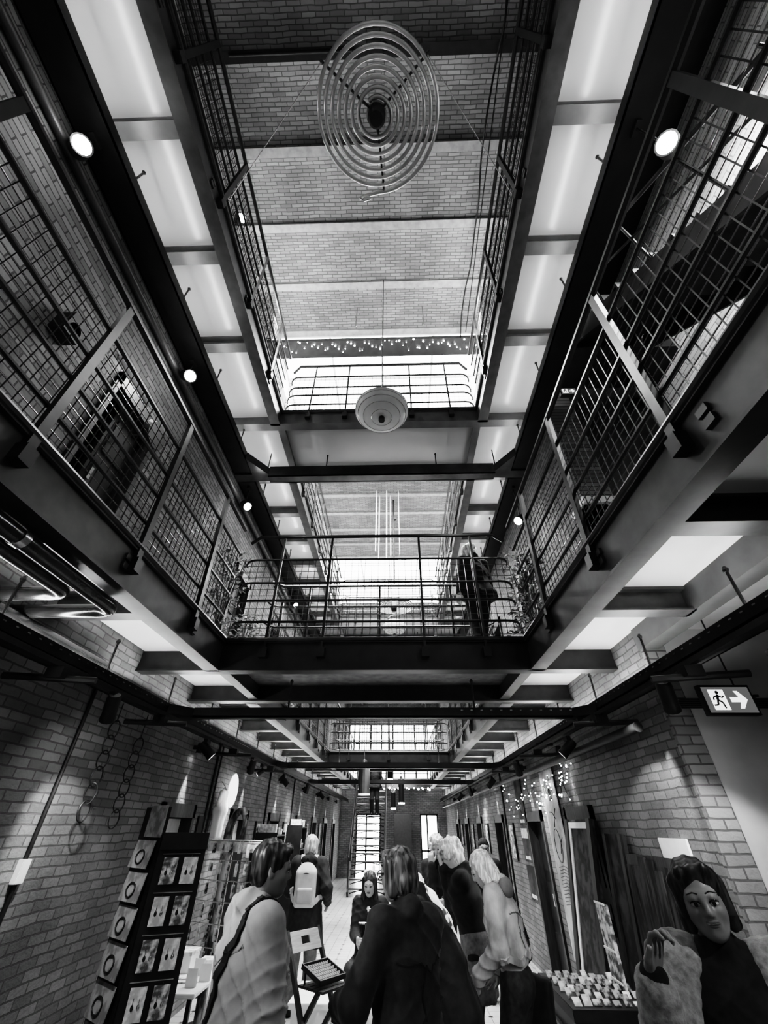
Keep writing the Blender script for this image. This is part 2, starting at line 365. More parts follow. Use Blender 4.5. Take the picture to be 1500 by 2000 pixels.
for lv, (b, t) in ((1, (B1, F1)), (2, (B2, F2))):
    for sd, X, W, inn in (('left', VL, XL, 1), ('right', VR, XR, -1)):
        for i, (y0, y1) in enumerate(BAYS):
            m = MB(); chan(m, X, y0, y1+.0, b, t, inn)
            struct(m, 'steel_beam', M_STEELM, '%s-hand steel edge beam of the %s floor gallery along the %s void' % (sd, LEVEL[lv], BN[i]), 'beam')
        if lv == 2:
            for i, (y0, y1) in enumerate(BAYS):
                struct(MB().box(*sorted((X-.045*inn, X-.03*inn)), y0, y1, t+.01, t+.13), 'toe_board', M_WHITE, 'white toe board along the %s edge of the %s void on the top gallery' % (sd, BN[i]), 'trim')
        a, c = sorted((X, W))
        # soffit slab
        struct(MB().box(a+.01, c-.0, YN, YF, b+.17, t-.0), 'gallery_slab', M_SOFFIT if lv == 2 else M_SOFFITG, 'white underside slab of the %s %s floor gallery' % (sd, LEVEL[lv]), 'ceiling', )
        ys = [y for y in (-1.25, -.3, .66, 1.62, 2.6)] + [5.0+.94*q for q in range(1, 7)] + [12.4+.94*q for q in range(1, 7)]
        for q, y in enumerate(ys):
            if sd == 'right' and lv == 1 and y < 0: continue
            m = MB().box(a+.01, c, y-.01, y+.01, b+.01, b+.17); m.box(a+.01, c, y-.06, y+.06, b, b+.014); m.box(a+.01, c, y-.06, y+.06, b+.15, b+.17)
            struct(m, 'cross_beam', M_STEELM if lv == 1 else M_STEELG, '%s cross beam under the %s %s floor gallery from the near end' % (ORD[q], sd, LEVEL[lv]), 'beam')
    for i, (y0, y1) in enumerate(BRIDGES):
        # bridge: two deep beams wall to wall, soffit plate between, short stringers below
        for q, y in enumerate((y0, y1)):
            if y > 20.5: continue
            m = MB(); s_ = -1 if q == 0 else 1
            m.box(XL, XR, y-.012, y+.012, b, t); m.box(XL, XR, *sorted((y-.035*-s_, y+.09*-s_)), b-.016, b); m.box(VL, VR, *sorted((y+.035*s_, y-.05*s_)), t-.03, t)
            m.tube([(VL, y+.03*s_, t), (VR, y+.03*s_, t)], .022, 8)
            struct(m, 'steel_beam', M_STEEL if lv == 1 else M_STEELG, '%s steel beam of the %s %s floor bridge' % (('front', 'rear')[q], BN[i], LEVEL[lv]), 'beam')
        struct(MB().box(VL, VR, y0+.012, min(y1, 21)-.012, b+.17, t-.01), 'bridge_slab', M_SOFFIT if lv == 2 else grey('bridge_soffit_%d' % i, .3, .6), 'underside slab of the %s bridge on the %s floor' % (BN[i], LEVEL[lv]), 'ceiling')
        for sdn, x in (('left', VL+.03), ('right', VR-.03)):
            m = MB().box(x-.01, x+.01, y0+.012, y1-.012, b+.01, b+.17); m.box(x-.05, x+.05, y0+.012, y1-.012, b, b+.014)
            struct(m, 'cross_beam', M_STEELG, '%s-hand stringer under the %s bridge of the %s floor' % (sdn, BN[i], LEVEL[lv]), 'beam')

# ------------------------------------------------------------------ railings
RZ = (.19, .42, .62, .9)
def arc_corner(cx, cy, r, a0, a1, n=5): return [(cx+r*math.cos(a0+(a1-a0)*i/n), cy+r*math.sin(a0+(a1-a0)*i/n)) for i in range(n+1)]
def rail_run(label, P, Q, z, posts, nrm, cell, group, fine=True, corner=False, bright=False):
    """mesh railing from P to Q (xy); nrm points to the void"""
    P, Q = Vector((*P, 0)), Vector((*Q, 0)); d = (Q-P).normalized(); L = (Q-P).length; nv = Vector((*nrm, 0))
    t = thing('mesh_railing', label, 'railing', ((P+Q)/2 + Vector((0, 0, z))), 0, group)
    at = lambda s, h, o=0: tuple(P + d*s + nv*o + Vector((0, 0, z+h)))
    n = 6 if fine else 4
    r_ = .15
    m = MB()
    if corner:
        c = nv*-r_*.9
        pts = [tuple(P+d*0+nv*-.12+Vector((0, 0, z+1.2))), at(.14, 1.2, .0), at(L-.14, 1.2, .0), tuple(Q+nv*-.12+Vector((0, 0, z+1.2)))]
        m.tube(pts, .022, n)
    else: m.tube([at(0, 1.2), at(L, 1.2)], .022, n)
    part(m, 'handrail', M_STEEL, t, smooth=True)
    for h in RZ:
        m = MB()
        if corner:
            cc = [at(.0+r_*(1-math.cos(a)), h, -r_*(1-math.sin(a))) for a in (0, .4, .8, 1.2, PI/2)]
            c2 = [at(L-r_*(1-math.cos(a)), h, -r_*(1-math.sin(a))) for a in (0, .4, .8, 1.2, PI/2)]
            m.tube(cc + c2[::-1], .013, n)
        else: m.tube([at(0, h), at(L, h)], .013, n)
        part(m, 'rail', M_RAIL, t, smooth=True)
    for s in posts:
        m = MB(); m.bar(at(s, -.16, .035), at(s, 1.2, .0), .024 if corner else .05, .02 if corner else .03, up=tuple(nv)); m.bar(at(s, -.13, .0), at(s, -.13, .07), .07, .09)
        part(m, 'post', M_STEEL, t)
    ss = [0] + [s for s in posts if .05 < s < L-.05] + [L]
    wr = .0035 if fine else .0045
    for a, b in zip(ss[:-1], ss[1:]):
        m = MB(); k = max(1, int((b-a-.04)/cell))
        for i in range(k+1):
            s = a+.02+(b-a-.04)*i/k; m.tube([at(s, .06, -.01), at(s, .9, -.01)], wr, 3, cap=False)
        k = int(.84/cell)
        for i in range(k+1):
            h = .06+.84*i/k; m.tube([at(a+.02, h, -.016), at(b-.02, h, -.016)], wr, 3, cap=False)
        part(m, 'mesh_panel', M_WIRE, t)
    return t
for lv, z in ((1, F1), (2, F2)):
    for i, (y0, y1) in enumerate(BAYS):
        fine = i == 0
        cell = .062 if i == 0 else (.085 if i == 1 else .12)
        po = [y-y0 for y in (-1.6, -.68, .27, 1.2, 2.15, 3.07)] if i == 0 else [.5+.95*q for q in range(6)]
        for sd, X, nx in (('left', VL, 1), ('right', VR, -1)):
            rail_run('%s-hand mesh railing of the %s floor gallery along the %s void' % (sd, LEVEL[lv], BN[i]), (X, y0), (X, y1-.15), z, po, (nx, 0), cell, 'gallery railings', fine)
        rail_run('mesh railing on the front edge of the %s %s floor bridge' % (BN[i], LEVEL[lv]), (VL, y1), (VR, y1), z, [.42, .96, 1.93, 2.5] if i == 0 else [.5, 1.45, 2.4], (0, -1), .068 if i == 0 else .1, 'bridge railings', fine, corner=True)
        if i > 0: rail_run('mesh railing on the rear edge of the %s %s floor bridge' % (BN[i-1], LEVEL[lv]), (VL, y0), (VR, y0), z, [.5, 1.45, 2.4], (0, 1), .1, 'bridge railings', False, corner=True)

# ------------------------------------------------------------------ cell doors
nd = 0
M_DOORW = grey('door_pale', .6, .5, var=.08); M_DOORD = grey('door_dark', .03, .5, var=.5, scale=3)
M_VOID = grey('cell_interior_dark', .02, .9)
def cell_door(X, side, y, z, h, w, label, pale, fr=True):
    global nd; nd += 1
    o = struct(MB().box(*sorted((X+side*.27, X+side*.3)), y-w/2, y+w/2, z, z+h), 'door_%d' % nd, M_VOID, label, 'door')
    if fr:
        f = MB(); a, b = sorted((X-side*.03, X+side*.1))
        f.box(a, b, y-w/2, y-w/2+.06, z, z+h); f.box(a, b, y+w/2-.06, y+w/2, z, z+h); f.box(a, b, y-w/2, y+w/2, z+h-.12, z+h)
        f.build('door_frame', M_DARKWOOD, o)
        a, b = sorted((X+side*.1, X+side*.14))
        d = MB().box(a, b, y-w*.1, y+w/2-.06, z+.02, z+h-.13)
        for q in range(3): d.box(*sorted((X+side*.085, X+side*.1)), y-w*.02, y+w*.38, z+.12+q*.5, z+.5+q*.5)
        lf = d.build('door_leaf', M_DOORW if pale else M_DOORD, o)
        MB().box(*sorted((X+side*.05, X+side*.1)), y-w*.06, y-w*.02, z+.78, z+.9).build('door_handle', M_GALV, lf)
for i, y in enumerate(DL): cell_door(XL, -1, y, 0, DH, DW, '%s cell doorway in the left ground floor wall from the near end' % ORD[i], i in (0, 1, 4))
for i, y in enumerate(DR): cell_door(XR, 1, y, 0, DH, DW, '%s cell doorway in the right ground floor wall from the near end' % ORD[i], i in (3,))
for lv, z in ((1, F1), (2, F2)):
    for i, y in enumerate(DU):
        cell_door(XL, -1, y, z, 1.75, .72, '%s dark doorway on the left %s floor gallery' % (ORD[i], LEVEL[lv]), False, lv == 1 and i < 4)
        if lv == 2 or i > 1: cell_door(XR, 1, y, z, 1.75, .72, '%s dark doorway on the right %s floor gallery' % (ORD[i], LEVEL[lv]), False, lv == 1 and i < 4)
# ------------------------------------------------------------------ lighting raceways hung under the galleries
M_FASCIA = grey('raceway_fascia_gloss', .05, .25, var=.5, scale=3, spec=.7)
def raceway(label, P, Q, z, w, h, hang, sp=.97, led=True, led0=0., holes=False, side=0, ledside=0, name='lighting_raceway', chan=None):
    P, Q = Vector((*P, 0)), Vector((*Q, 0)); d = (Q-P).normalized(); L = (Q-P).length; n = Vector((-d.y, d.x, 0))
    t = thing(name, label, 'raceway', (P+Q)/2 + Vector((0, 0, z)), 0, 'suspended lighting raceways')
    m = MB(); p, q = P+Vector((0, 0, z)), Q+Vector((0, 0, z)); up = Vector((0, 0, 1))
    m.bar(p+up*.008, q+up*.008, w, .016)
    for s in (-1, 1): m.bar(p+n*s*(w/2-.006)+up*h/2, q+n*s*(w/2-.006)+up*h/2, .012, h)
    m.bar(p+up*(h-.03), q+up*(h-.03), w-.05, .012)
    part(m, 'channel', chan or M_BLACK, t)
    if led:
        m = MB(); o = n*ledside*(w/2-.05)
        m.bar(p+d*led0+up*(h-.016)+o, q+up*(h-.016)+o, .03, .012); part(m, 'led_strip', M_LED if z > 4 else M_LEDG, t)
    k = max(1, int(L/sp))
    for i in range(k):
        c = P + d*(L*(i+.5)/k); m = MB()
        o = n*side*w*.3
        m.tube([c+o+up*(z+h*.5), c+o+up*(z+h+hang)], .009, 6); m.ball(c+o+up*(z+h+hang-.02), .018, 6)
        part(m, 'hanger_rod', M_STEEL, t)
    if holes:
        m = MB()
        for s in np.arange(2.5, min(L, 9), .09):
            for k in (-1, 1):
                c = P+d*s+n*k*(w/2+.0005)+up*(z+h*.72); m.obox(c, (.008, .022, .008), Matrix((n, d, up)).transposed())
        part(m, 'slot_row', M_GALV, t)['kind'] = 'stuff'
    return t
Z2, Z1 = 5.74, 2.385
raceway('wide black lighting raceway below the left second floor gallery, near void', (-2.25, -2.5), (-2.25, 4.35), Z2, .27, .12, .30, side=-1, ledside=-1)
raceway('wide black lighting raceway below the right second floor gallery, near void', (1.86, -2.5), (1.86, 4.35), Z2, .27, .12, .30, side=1, ledside=1)
for i, y in enumerate((4.42, 11.75)):
    raceway('black raceway crossing under the %s second floor bridge' % ('near', 'middle')[i], (-1.86, y), (1.48, y), Z2-.07, .14, .2, .3, 1.5, led=False, chan=M_FASCIA)
for sx, X, X2, s in (('left', -2.11, -1.86, 1), ('right', 1.72, 1.48, -1)):
    m = MB().prism([(X+s*.008, 4.02), (X2-s*.002, 4.349), (X2-s*.002, 4.491), (X-s*.26, 4.51), (X-s*.26, 4.353), (X+s*.008, 4.353)], Z2-.03, Z2+.1, 'z'); m.tube([(X+s*.2, 4.4, Z2+.09), (X+s*.2, 4.4, Z2+.46)], .009, 6)
    tag(m.build('rail_corner', M_FASCIA), 'black chamfered corner piece of the second floor raceway at %s' % sx, 'raceway', 'suspended lighting raceways')
raceway('black lighting raceway below the left second floor gallery, middle void', (-2.25, 4.55), (-2.25, 11.7), Z2, .27, .12, .30, side=-1, ledside=-1)
raceway('black lighting raceway below the right second floor gallery, middle void', (1.86, 4.55), (1.86, 11.7), Z2, .27, .12, .30, side=1, ledside=1)
raceway('slim perforated black raceway along the left ground floor wall', (-2.14, -2.5), (-2.14, 20.6), Z1, .15, .085, .26, holes=True)
raceway('slim perforated black raceway along the right ground floor wall', (1.83, -2.5), (1.83, 20.6), Z1+.02, .15, .085, .26, holes=True, led0=4.2)
for i, y in enumerate((4.13, 8.25, 11.6)):
    raceway('perforated black raceway crossing the hall %s' % ('in front of the near bridge soffit', 'halfway under the middle void', 'below the middle bridge')[i], (-1.9, y), (1.6, y), Z1, .09, .085, .26, 1.3, led=i > 0, holes=i == 0)
    for sx, X, X2, s in (('left', -2.06, -1.9, 1), ('right', 1.75, 1.6, -1)):
        m = MB().prism([(X, y-.22), (X2, y-.045), (X2, y+.045), (X, y+.2)], Z1+.004, Z1+.08, 'z')
        tag(m.build('rail_corner', M_BLACK), 'black chamfered raceway corner at %s, %s cross piece' % (sx, ORD[i]), 'raceway', 'suspended lighting raceways')

# track rails below the ground floor raceways, with spotlights
def spot(label, loc, aim, energy=25, r=.045, L=.15, glow=None, angle=70, group='track spotlights', stem=.1, top=None):
    loc = Vector(loc); d = (Vector(aim)-loc).normalized(); t = thing('spotlight', label, 'spotlight', loc, 0, group)
    M = d.to_track_quat('Z', 'Y').to_matrix()
    part(MB().lathe([(0, -L), (r*.8, -L), (r, -L*.8), (r, .0), (r*1.08, .004), (r*1.08, .03), (r*.9, .03), (r*.86, 0), (0, 0)], 14, loc, M), 'lamp_body', M_BLACKPAINT, t, smooth=True)
    part(MB().lathe([(0, .008), (r*.84, .004)], 14, loc, M), 'lamp_lens', glow or M_LAMP, t)
    b = loc-d*L*.5
    if top: stem = top-b.z-.031
    m = MB().tube([b, b+Vector((0, 0, stem))], .008, 6); m.box(b.x-.02, b.x+.02, b.y-.05, b.y+.05, b.z+stem-.01, b.z+stem+.03); part(m, 'bracket', M_BLACKPAINT, t)
    if energy: lamp('SPOT', loc+d*.05, energy, .03, loc+d*2, angle, .6, name='spot_beam')
    return t
M_LAMP2 = emit('lamp_glow_soft', 30.)
for sx, X, ys in (('left', -1.98, (3.0, 4.9, 6.4, 8.6, 10.6, 13.)), ('right', 1.66, (2.7, 4.7, 6.6, 8.9, 11.2, 13.5))):
    tr = thing('track_rail', 'thin black track rail carrying spotlights on the %s side' % sx, 'track', (X, 9, Z1-.05), 0, 'track rails')
    m = MB(); m.box(X-.018, X+.018, -2, 20, Z1-.06, Z1-.03); part(m, 'rail', M_BLACKPAINT, tr)
    for y in np.arange(-1.5, 20, 1.4):
        m = MB().box(*sorted((X-.03, X+(-.16 if sx == 'left' else .17))), y-.02, y+.02, Z1-.03, Z1-.006); part(m, 'bracket', M_BLACKPAINT, tr)
    for i, y in enumerate(ys):
        s = 1 if sx == 'left' else -1
        aim = (X+s*1.6, y+.6, .7) if i % 2 else (X-s*.5, y+.9, .9)
        spot('%s black spotlight from the near end on the %s track' % (ORD[i], sx), (X, y, Z1-.2), aim, 55, angle=62, top=Z1-.061)
    # short cross arms with clamps sticking out of the tracks
    for i, y in enumerate((2.4, 3.7, 5.6, 7.4)):
        m = MB().tube([(X-.27*(1 if sx == 'left' else -1), y-.06, Z1-.115), (X+.2*(1 if sx == 'left' else -1), y+.06, Z1-.115)], .02, 8); m.box(X-.05, X+.05, y-.04, y+.04, Z1-.12, Z1-.0605)
        tag(m.build('rail_clamp_arm', M_BLACKPAINT, loc=(X, y, Z1-.08)), '%s short black clamp arm across the %s track' % (ORD[i], sx), 'clamp arm', 'clamp arms')
# second floor lamps on the wide raceways, aimed into the void
for i, (x, y, z, ax, lb) in enumerate(((-2.2, .62, 5.42, .2, 'glaring lamp on the left raceway nearest the viewer'), (-2.2, 2.5, 5.44, .2, 'glaring lamp on the left raceway near the bridge'), (-2.2, 4.66, 5.36, .2, 'small bright lamp on the left raceway beyond the bridge'),
        (1.8, .66, 5.1, -.4, 'glaring lamp on the right raceway nearest the viewer'), (1.8, 4.75, 5.1, -.4, 'bright lamp on the right raceway at the bridge'), (-2.15, 1.95, 8.5, .2, 'glaring lamp high on the wall of the top left gallery'), (-2.2, 8.2, 5.42, .2, 'small lamp on the left raceway over the middle void'), (1.8, 8.2, 5.42, -.4, 'small lamp on the right raceway over the middle void'))):
    t = spot(lb, (x, y, z), (ax*.3, y-1.0 if z < 8 else 1., z-2.0), 16 if z < 8 else 10, r=.065, L=.12, angle=150, group='gallery lamps', top=Z2 if z < 8 else None)
    lamp('POINT', Vector((x, y, z)) + Vector((.1 if x < 0 else -.1, -.08, -.08)), 3.2, .05, name='lamp_halo')
# wall washers over the cell doors
for sx, X, s, ys in (('left', XL, 1, DL), ('right', XR, -1, DR)):
    for i, y in enumerate(ys):
        t = thing('wall_washer', 'small black wall washer above the %s cell door on the %s' % (ORD[i], sx), 'wall light', (X+s*.07, y, 2.3), 0, 'wall washers')
        part(MB().lathe([(0, .1), (.03, .1), (.035, 0), (.03, 0), (0, .03)], 10, (X+s*.07, y, 2.26)), 'lamp_body', M_BLACKPAINT, t)
        part(MB().lathe([(0, .012), (.026, .008)], 10, (X+s*.07, y, 2.26)), 'lamp_lens', M_LAMP2, t)
        part(MB().box(*sorted((X, X+s*.05)), y-.02, y+.02, 2.3, 2.34), 'bracket', M_BLACKPAINT, t)
        lamp('SPOT', (X+s*.07, y, 2.24), 60, .01, (X+s*.03, y, 1.5), 34, .8, name='washer_beam')

# ------------------------------------------------------------------ pipes
def bend(pts, r, n=6):
    """polyline with rounded corners"""
    P = [Vector(p) for p in pts]; out = [P[0]]
    for a, b, c in zip(P[:-2], P[1:-1], P[2:]):
        u, v = (a-b).normalized(), (c-b).normalized(); p0, p1 = b+u*r, b+v*r
        for i in range(n+1):
            t = i/n; out.append((1-t)**2*p0 + 2*t*(1-t)*b + t*t*p1)
    return out + [P[-1]]
def pipe(label, pts, r, mat=None, br=.1, cl=(), name='ceiling_pipe', group='pipes'):
    o = MB().tube(bend(pts, br), r, 14).build(name, mat or M_PIPE, smooth=True, loc=pts[0]); tag(o, label, 'pipe', group)
    for c in cl:
        k = MB().tube([Vector(c)-Vector((0, .02, 0)), Vector(c)+Vector((0, .02, 0))], r*1.12, 14); k.tube([c, (c[0], c[1], B1+.18)], .008, 6)
        k.build('clamp', M_GALV, o, smooth=True).location = -Vector(pts[0])
    return o
pipe('lacquered pipe under the left gallery, the one turning to the wall nearer the viewer', [(-1.87, -2.5, 2.64), (-1.87, 2.06, 2.64), (-2.39, 2.06, 2.64)], .042, cl=[(-1.87, 1.35, 2.64)])
pipe('lacquered pipe under the left gallery, the one turning to the wall nearer the bridge', [(-1.73, -2.5, 2.64), (-1.73, 2.3, 2.64), (-2.39, 2.3, 2.64)], .042, cl=[(-1.73, 1.5, 2.64)])
pipe('thick black pipe along the left wall above the raceway', [(-2.28, -2.5, 2.56), (-2.28, 3.2, 2.56), (-2.39, 3.3, 2.56)], .05)
pipe('black pipe running on along the left wall beyond the elbow', [(-2.39, 3.42, 2.50), (-2.26, 3.5, 2.50), (-2.26, 20, 2.50)], .035)
pipe('black pipe along the right wall below the raceway', [(1.79, 3.4, 2.19), (1.79, 20, 2.19)], .035, M_BLACKPAINT)
pipe('thin conduit running down the left brick wall nearest the viewer', [(-2.385, 3.34, 2.6), (-2.385, 3.34, .02)], .014, M_BLACKPAINT, name='conduit', group='conduits')
pipe('thin conduit running down the left wall after the first door', [(-2.385, 6.2, 2.6), (-2.385, 6.2, .02)], .014, M_BLACKPAINT, name='conduit', group='conduits')
pipe('second thin conduit beside the mannequin on the left wall', [(-2.385, 6.32, 2.6), (-2.385, 6.32, .02)], .01, M_BLACKPAINT, name='conduit', group='conduits')
pipe('thin conduit on the left wall before the third door', [(-2.385, 9.0, 2.6), (-2.385, 9.0, .02)], .016, M_BLACKPAINT, name='conduit', group='conduits')
pipe('thin conduit on the left wall beyond the third door', [(-2.385, 11.2, 2.6), (-2.385, 11.2, .02)], .016, M_BLACKPAINT, name='conduit', group='conduits')
pipe('dark conduit on the right wall beyond the second door', [(1.965, 9.35, 2.6), (1.965, 9.35, .02)], .016, M_BLACKPAINT, name='conduit', group='conduits')
for lv, z in ((1, 5.5), (2, 8.3)):
    for sx, X in (('left', XL+.05), ('right', XR-.05)):
        if lv == 1 and sx == 'right': continue
        pipe('long grey pipe high on the %s wall of the %s floor gallery' % (sx, LEVEL[lv]), [(X, -2.5, z), (X, 20, z)], .035, M_STEELM)
o = pipe('dark conduit along the second joist of the brick ceiling', [(-1.9, .42, 8.84), (-.4, .42, 8.84)], .02, M_BLACKPAINT)
# cable loop hanging from the ceiling
pts = [(1.27-.0*i+.05*math.sin(i*1.3)*(1 if i % 2 else .4), -.2+i*.42, 8.84-.1*abs(math.sin(i*1.55))) for i in range(11)]
tag(MB().tube(bend(pts, .1), .012, 6).build('cable', M_BLACKPAINT, loc=pts[0]), 'sagging dark cable looped along the right of the brick ceiling', 'cable')
tag(MB().tube([(1.32, -.2, 8.8), (1.36, 3.9, 8.8)], .008, 6).build('cable', M_BLACKPAINT, loc=(1.32, -.2, 8.8)), 'taut dark cable along the right of the brick ceiling', 'cable')

# ------------------------------------------------------------------ spiral ceiling heaters
def coil(label, c, R=.5, wires=True, rot=0):
    c = Vector(c); t = thing('coil_heater', label, 'heater', c, 0, 'coil heaters')
    pts = []; turns = 7.6
    for i in range(int(turns*40)+1):
        a = 2*PI*i/40; r = .1+(R-.1)*i/(turns*40); pts.append(c+Vector((r*math.cos(a-2.2), r*math.sin(a-2.2), 0)))
    a0 = pts[-1]; tg = (pts[-1]-pts[-2]).normalized(); out = tg
    pts += [a0+tg*.1-Vector((0, 0, .03)), a0+tg*.17-Vector((0, 0, .1)), a0+tg*.13-Vector((0, 0, .15)), a0+tg*.08-Vector((0, 0, .12))]
    part(MB().tube(pts, .0155, 8), 'coil_tube', grey('heater_tube_metal', .5, .3, metal=.75, var=.1), t, smooth=True)
    for k, a in enumerate((1.48, 3.78, 5.6)):
        d = Vector((math.cos(a), math.sin(a), 0)); m = MB().bar(c+d*.07+Vector((0, 0, .03)), c+d*(R+.02)+Vector((0, 0, .03)), .016, .02)
        for q in range(8): m.bar(c+d*(.11+q*(R-.12)/7)+Vector((0, 0, -.01)), c+d*(.11+q*(R-.12)/7)+Vector((0, 0, .03)), .012)
        part(m, 'support_arm', M_STEELM, t)
    part(MB().lathe([(0, -.16), (.05, -.15), (.07, -.1), (.072, .05), (.03, .12), (0, .12)], 16, c), 'hub', M_BLACKPAINT, t, smooth=True)
    part(MB().lathe([(.02, .03), (.085, .03), (.085, .05), (.02, .05)], 16, c), 'hub_ring', M_GALV, t)
    part(MB().lathe([(0, 0), (.05, 0), (.03, -.03), (0, -.03)], 12, (c.x+.05, c.y-.2 if wires else c.y, ZC)), 'ceiling_mount', M_STEEL, t)
    ends = [Vector((VL+.09, c.y+.6, c.z+.27)), Vector((VR-.09, c.y+.6, c.z+.27)), Vector((c.x+.05, c.y-.2, ZC))] if wires else [Vector((c.x, c.y, ZC))]
    for e, a in zip(ends, (3.78, 5.6, 1.48)):
        d = Vector((math.cos(a), math.sin(a), 0))
        part(MB().tube([c+d*R*(1 if wires else 0)+Vector((0, 0, .04)), e], .0035, 5), 'wire', M_GALV, t)
    return t
coil('large spiral coil heater hung over the near void', (-.1, .61, 6.1), .5)
coil('distant spiral coil heater hung over the middle void', (-.04, 9.8, 6.1), .52, False)
# ------------------------------------------------------------------ lanterns
def lantern(label, c, R, H, top, mat):
    c = Vector(c); t = thing('lantern', label, 'lantern', c, 0, 'round lanterns')
    prof = [(0, -H/2)] + [(R*math.cos(a)**.75, H/2*math.sin(a)) for a in [(-1+2*i/16)*1.5 for i in range(17)]] + [(0, H/2)]
    part(MB().lathe(prof, 32, c), 'shade', mat, t, smooth=True)
    m = MB()
    for i in range(8):
        a = (-1+2*i/7)*1.3; r = R*math.cos(a)**.75+.002; z = H/2*math.sin(a)
        m.tube([c+Vector((r*math.cos(b), r*math.sin(b), z)) for b in [2*PI*q/32 for q in range(32)]], .003, 4, closed=True)
    part(m, 'rib', M_GALV, t)
    part(MB().lathe([(0, -H/2-.05), (.035, -H/2-.05), (.035, -H/2+.01), (0, -H/2+.01)], 12, c), 'bottom_knob', M_BLACKPAINT, t)
    part(MB().tube([c+Vector((0, 0, H/2)), (c.x, c.y, top)], .006, 6), 'cord', M_STEEL, t)
    return t
M_LANT = grey('lantern_silk', .62, .3, var=.15, scale=3)
lantern('large silvery oblate lantern hanging before the near skylight', (-.13, 3.0, 5.42), .31, .25, ZC, M_LANT)
lantern('small pale lantern hanging under the distant coil heater', (-.03, 10.2, 5.7), .3, .36, 6.0, grey('lantern_paper', .8, .6, var=.1))
# long pale pendant tubes of the middle void
for i, x in enumerate((-.47, -.40, -.2, -.1, .12)):
    t = thing('pendant_tube', '%s of the long thin white pendant tubes from the left, middle void' % ORD[i], 'pendant', (x, 8.4+.2*(i % 2), 7.9), 0, 'white pendant tubes')
    y = 8.4+.2*(i % 2)
    part(MB().tube([(x, y, 6.9-.1*(i % 3)), (x, y, 8.85)], .014 if i < 4 else .007, 8), 'tube', M_WHITE, t, smooth=True); part(MB().ball((x, y, 6.9-.1*(i % 3)), .02, 8), 'end_cap', M_GALV, t)
t = thing('pendant_tube', 'dark hanging rod beside the white pendant tubes', 'pendant', (-.02, 8.8, 7.), 0, 'white pendant tubes'); part(MB().tube([(-.02, 8.8, 6.2), (-.02, 8.8, 8.85)], .02, 8), 'tube', M_STEEL, t)
for i, x in enumerate((-.61, .54)):
    t = thing('hanging_rod', '%s thin rod hanging from the brick ceiling before the skylight' % ('left', 'right')[i], 'rod', (x, 3.45, 8.6), 0, 'hanging rods'); part(MB().tube([(x, 3.45, 8.25), (x, 3.45, 8.9)], .008, 6), 'rod', M_GALV, t); part(MB().ball((x, 3.45, 8.25), .012, 8), 'end_cap', M_GALV, t)

# ------------------------------------------------------------------ string lights
def string_lights(label, nodes, n, jit, r=.012, drop=0, group='string lights'):
    P = [Vector(p) for p in nodes]; t = thing('string_lights', label, 'string lights', P[0], 0, group); m = MB(); w = MB(); prev = None
    for i in range(n):
        u = i/(n-1)*(len(P)-1); k = min(int(u), len(P)-2); c = P[k].lerp(P[k+1], u-k) + Vector([rnd.uniform(-j, j) for j in jit])
        m.ball(c, r*rnd.uniform(.6, 1.2), 8)
        if prev: w.tube([prev, (prev+c)/2-Vector((0, 0, .02)), c], .0025, 4)
        prev = c
    part(m, 'bulbs', M_BULB, t)['kind'] = 'stuff'; part(w, 'cord', M_BLACKPAINT, t)
    return t
string_lights('row of tiny lights along the dark beam at the skylight edge', [(XL+.3, 4.1, ZC-.15), (XR-.3, 4.1, ZC-.15)], 60, (.02, .12, .01), .014)
string_lights('cluster of fairy lights draped on the right wall above the stalls', [(1.93, 5.5, 2.24), (1.93, 5.6, 1.95), (1.93, 6.2, 2.06), (1.93, 6.7, 1.85), (1.93, 7.2, 2.06), (1.93, 8.2, 1.8), (1.93, 9.0, 2.06)], 80, (.02, .2, .13), .009)
string_lights('row of fairy lights under the far bridge', [(-1.5, 18.35, 2.7), (1.2, 18.35, 2.7)], 26, (.05, .01, .03), .03)
string_lights('row of fairy lights under the middle bridge', [(-1.5, 11.1, 2.7), (1.2, 11.1, 2.7)], 16, (.05, .01, .01), .012)

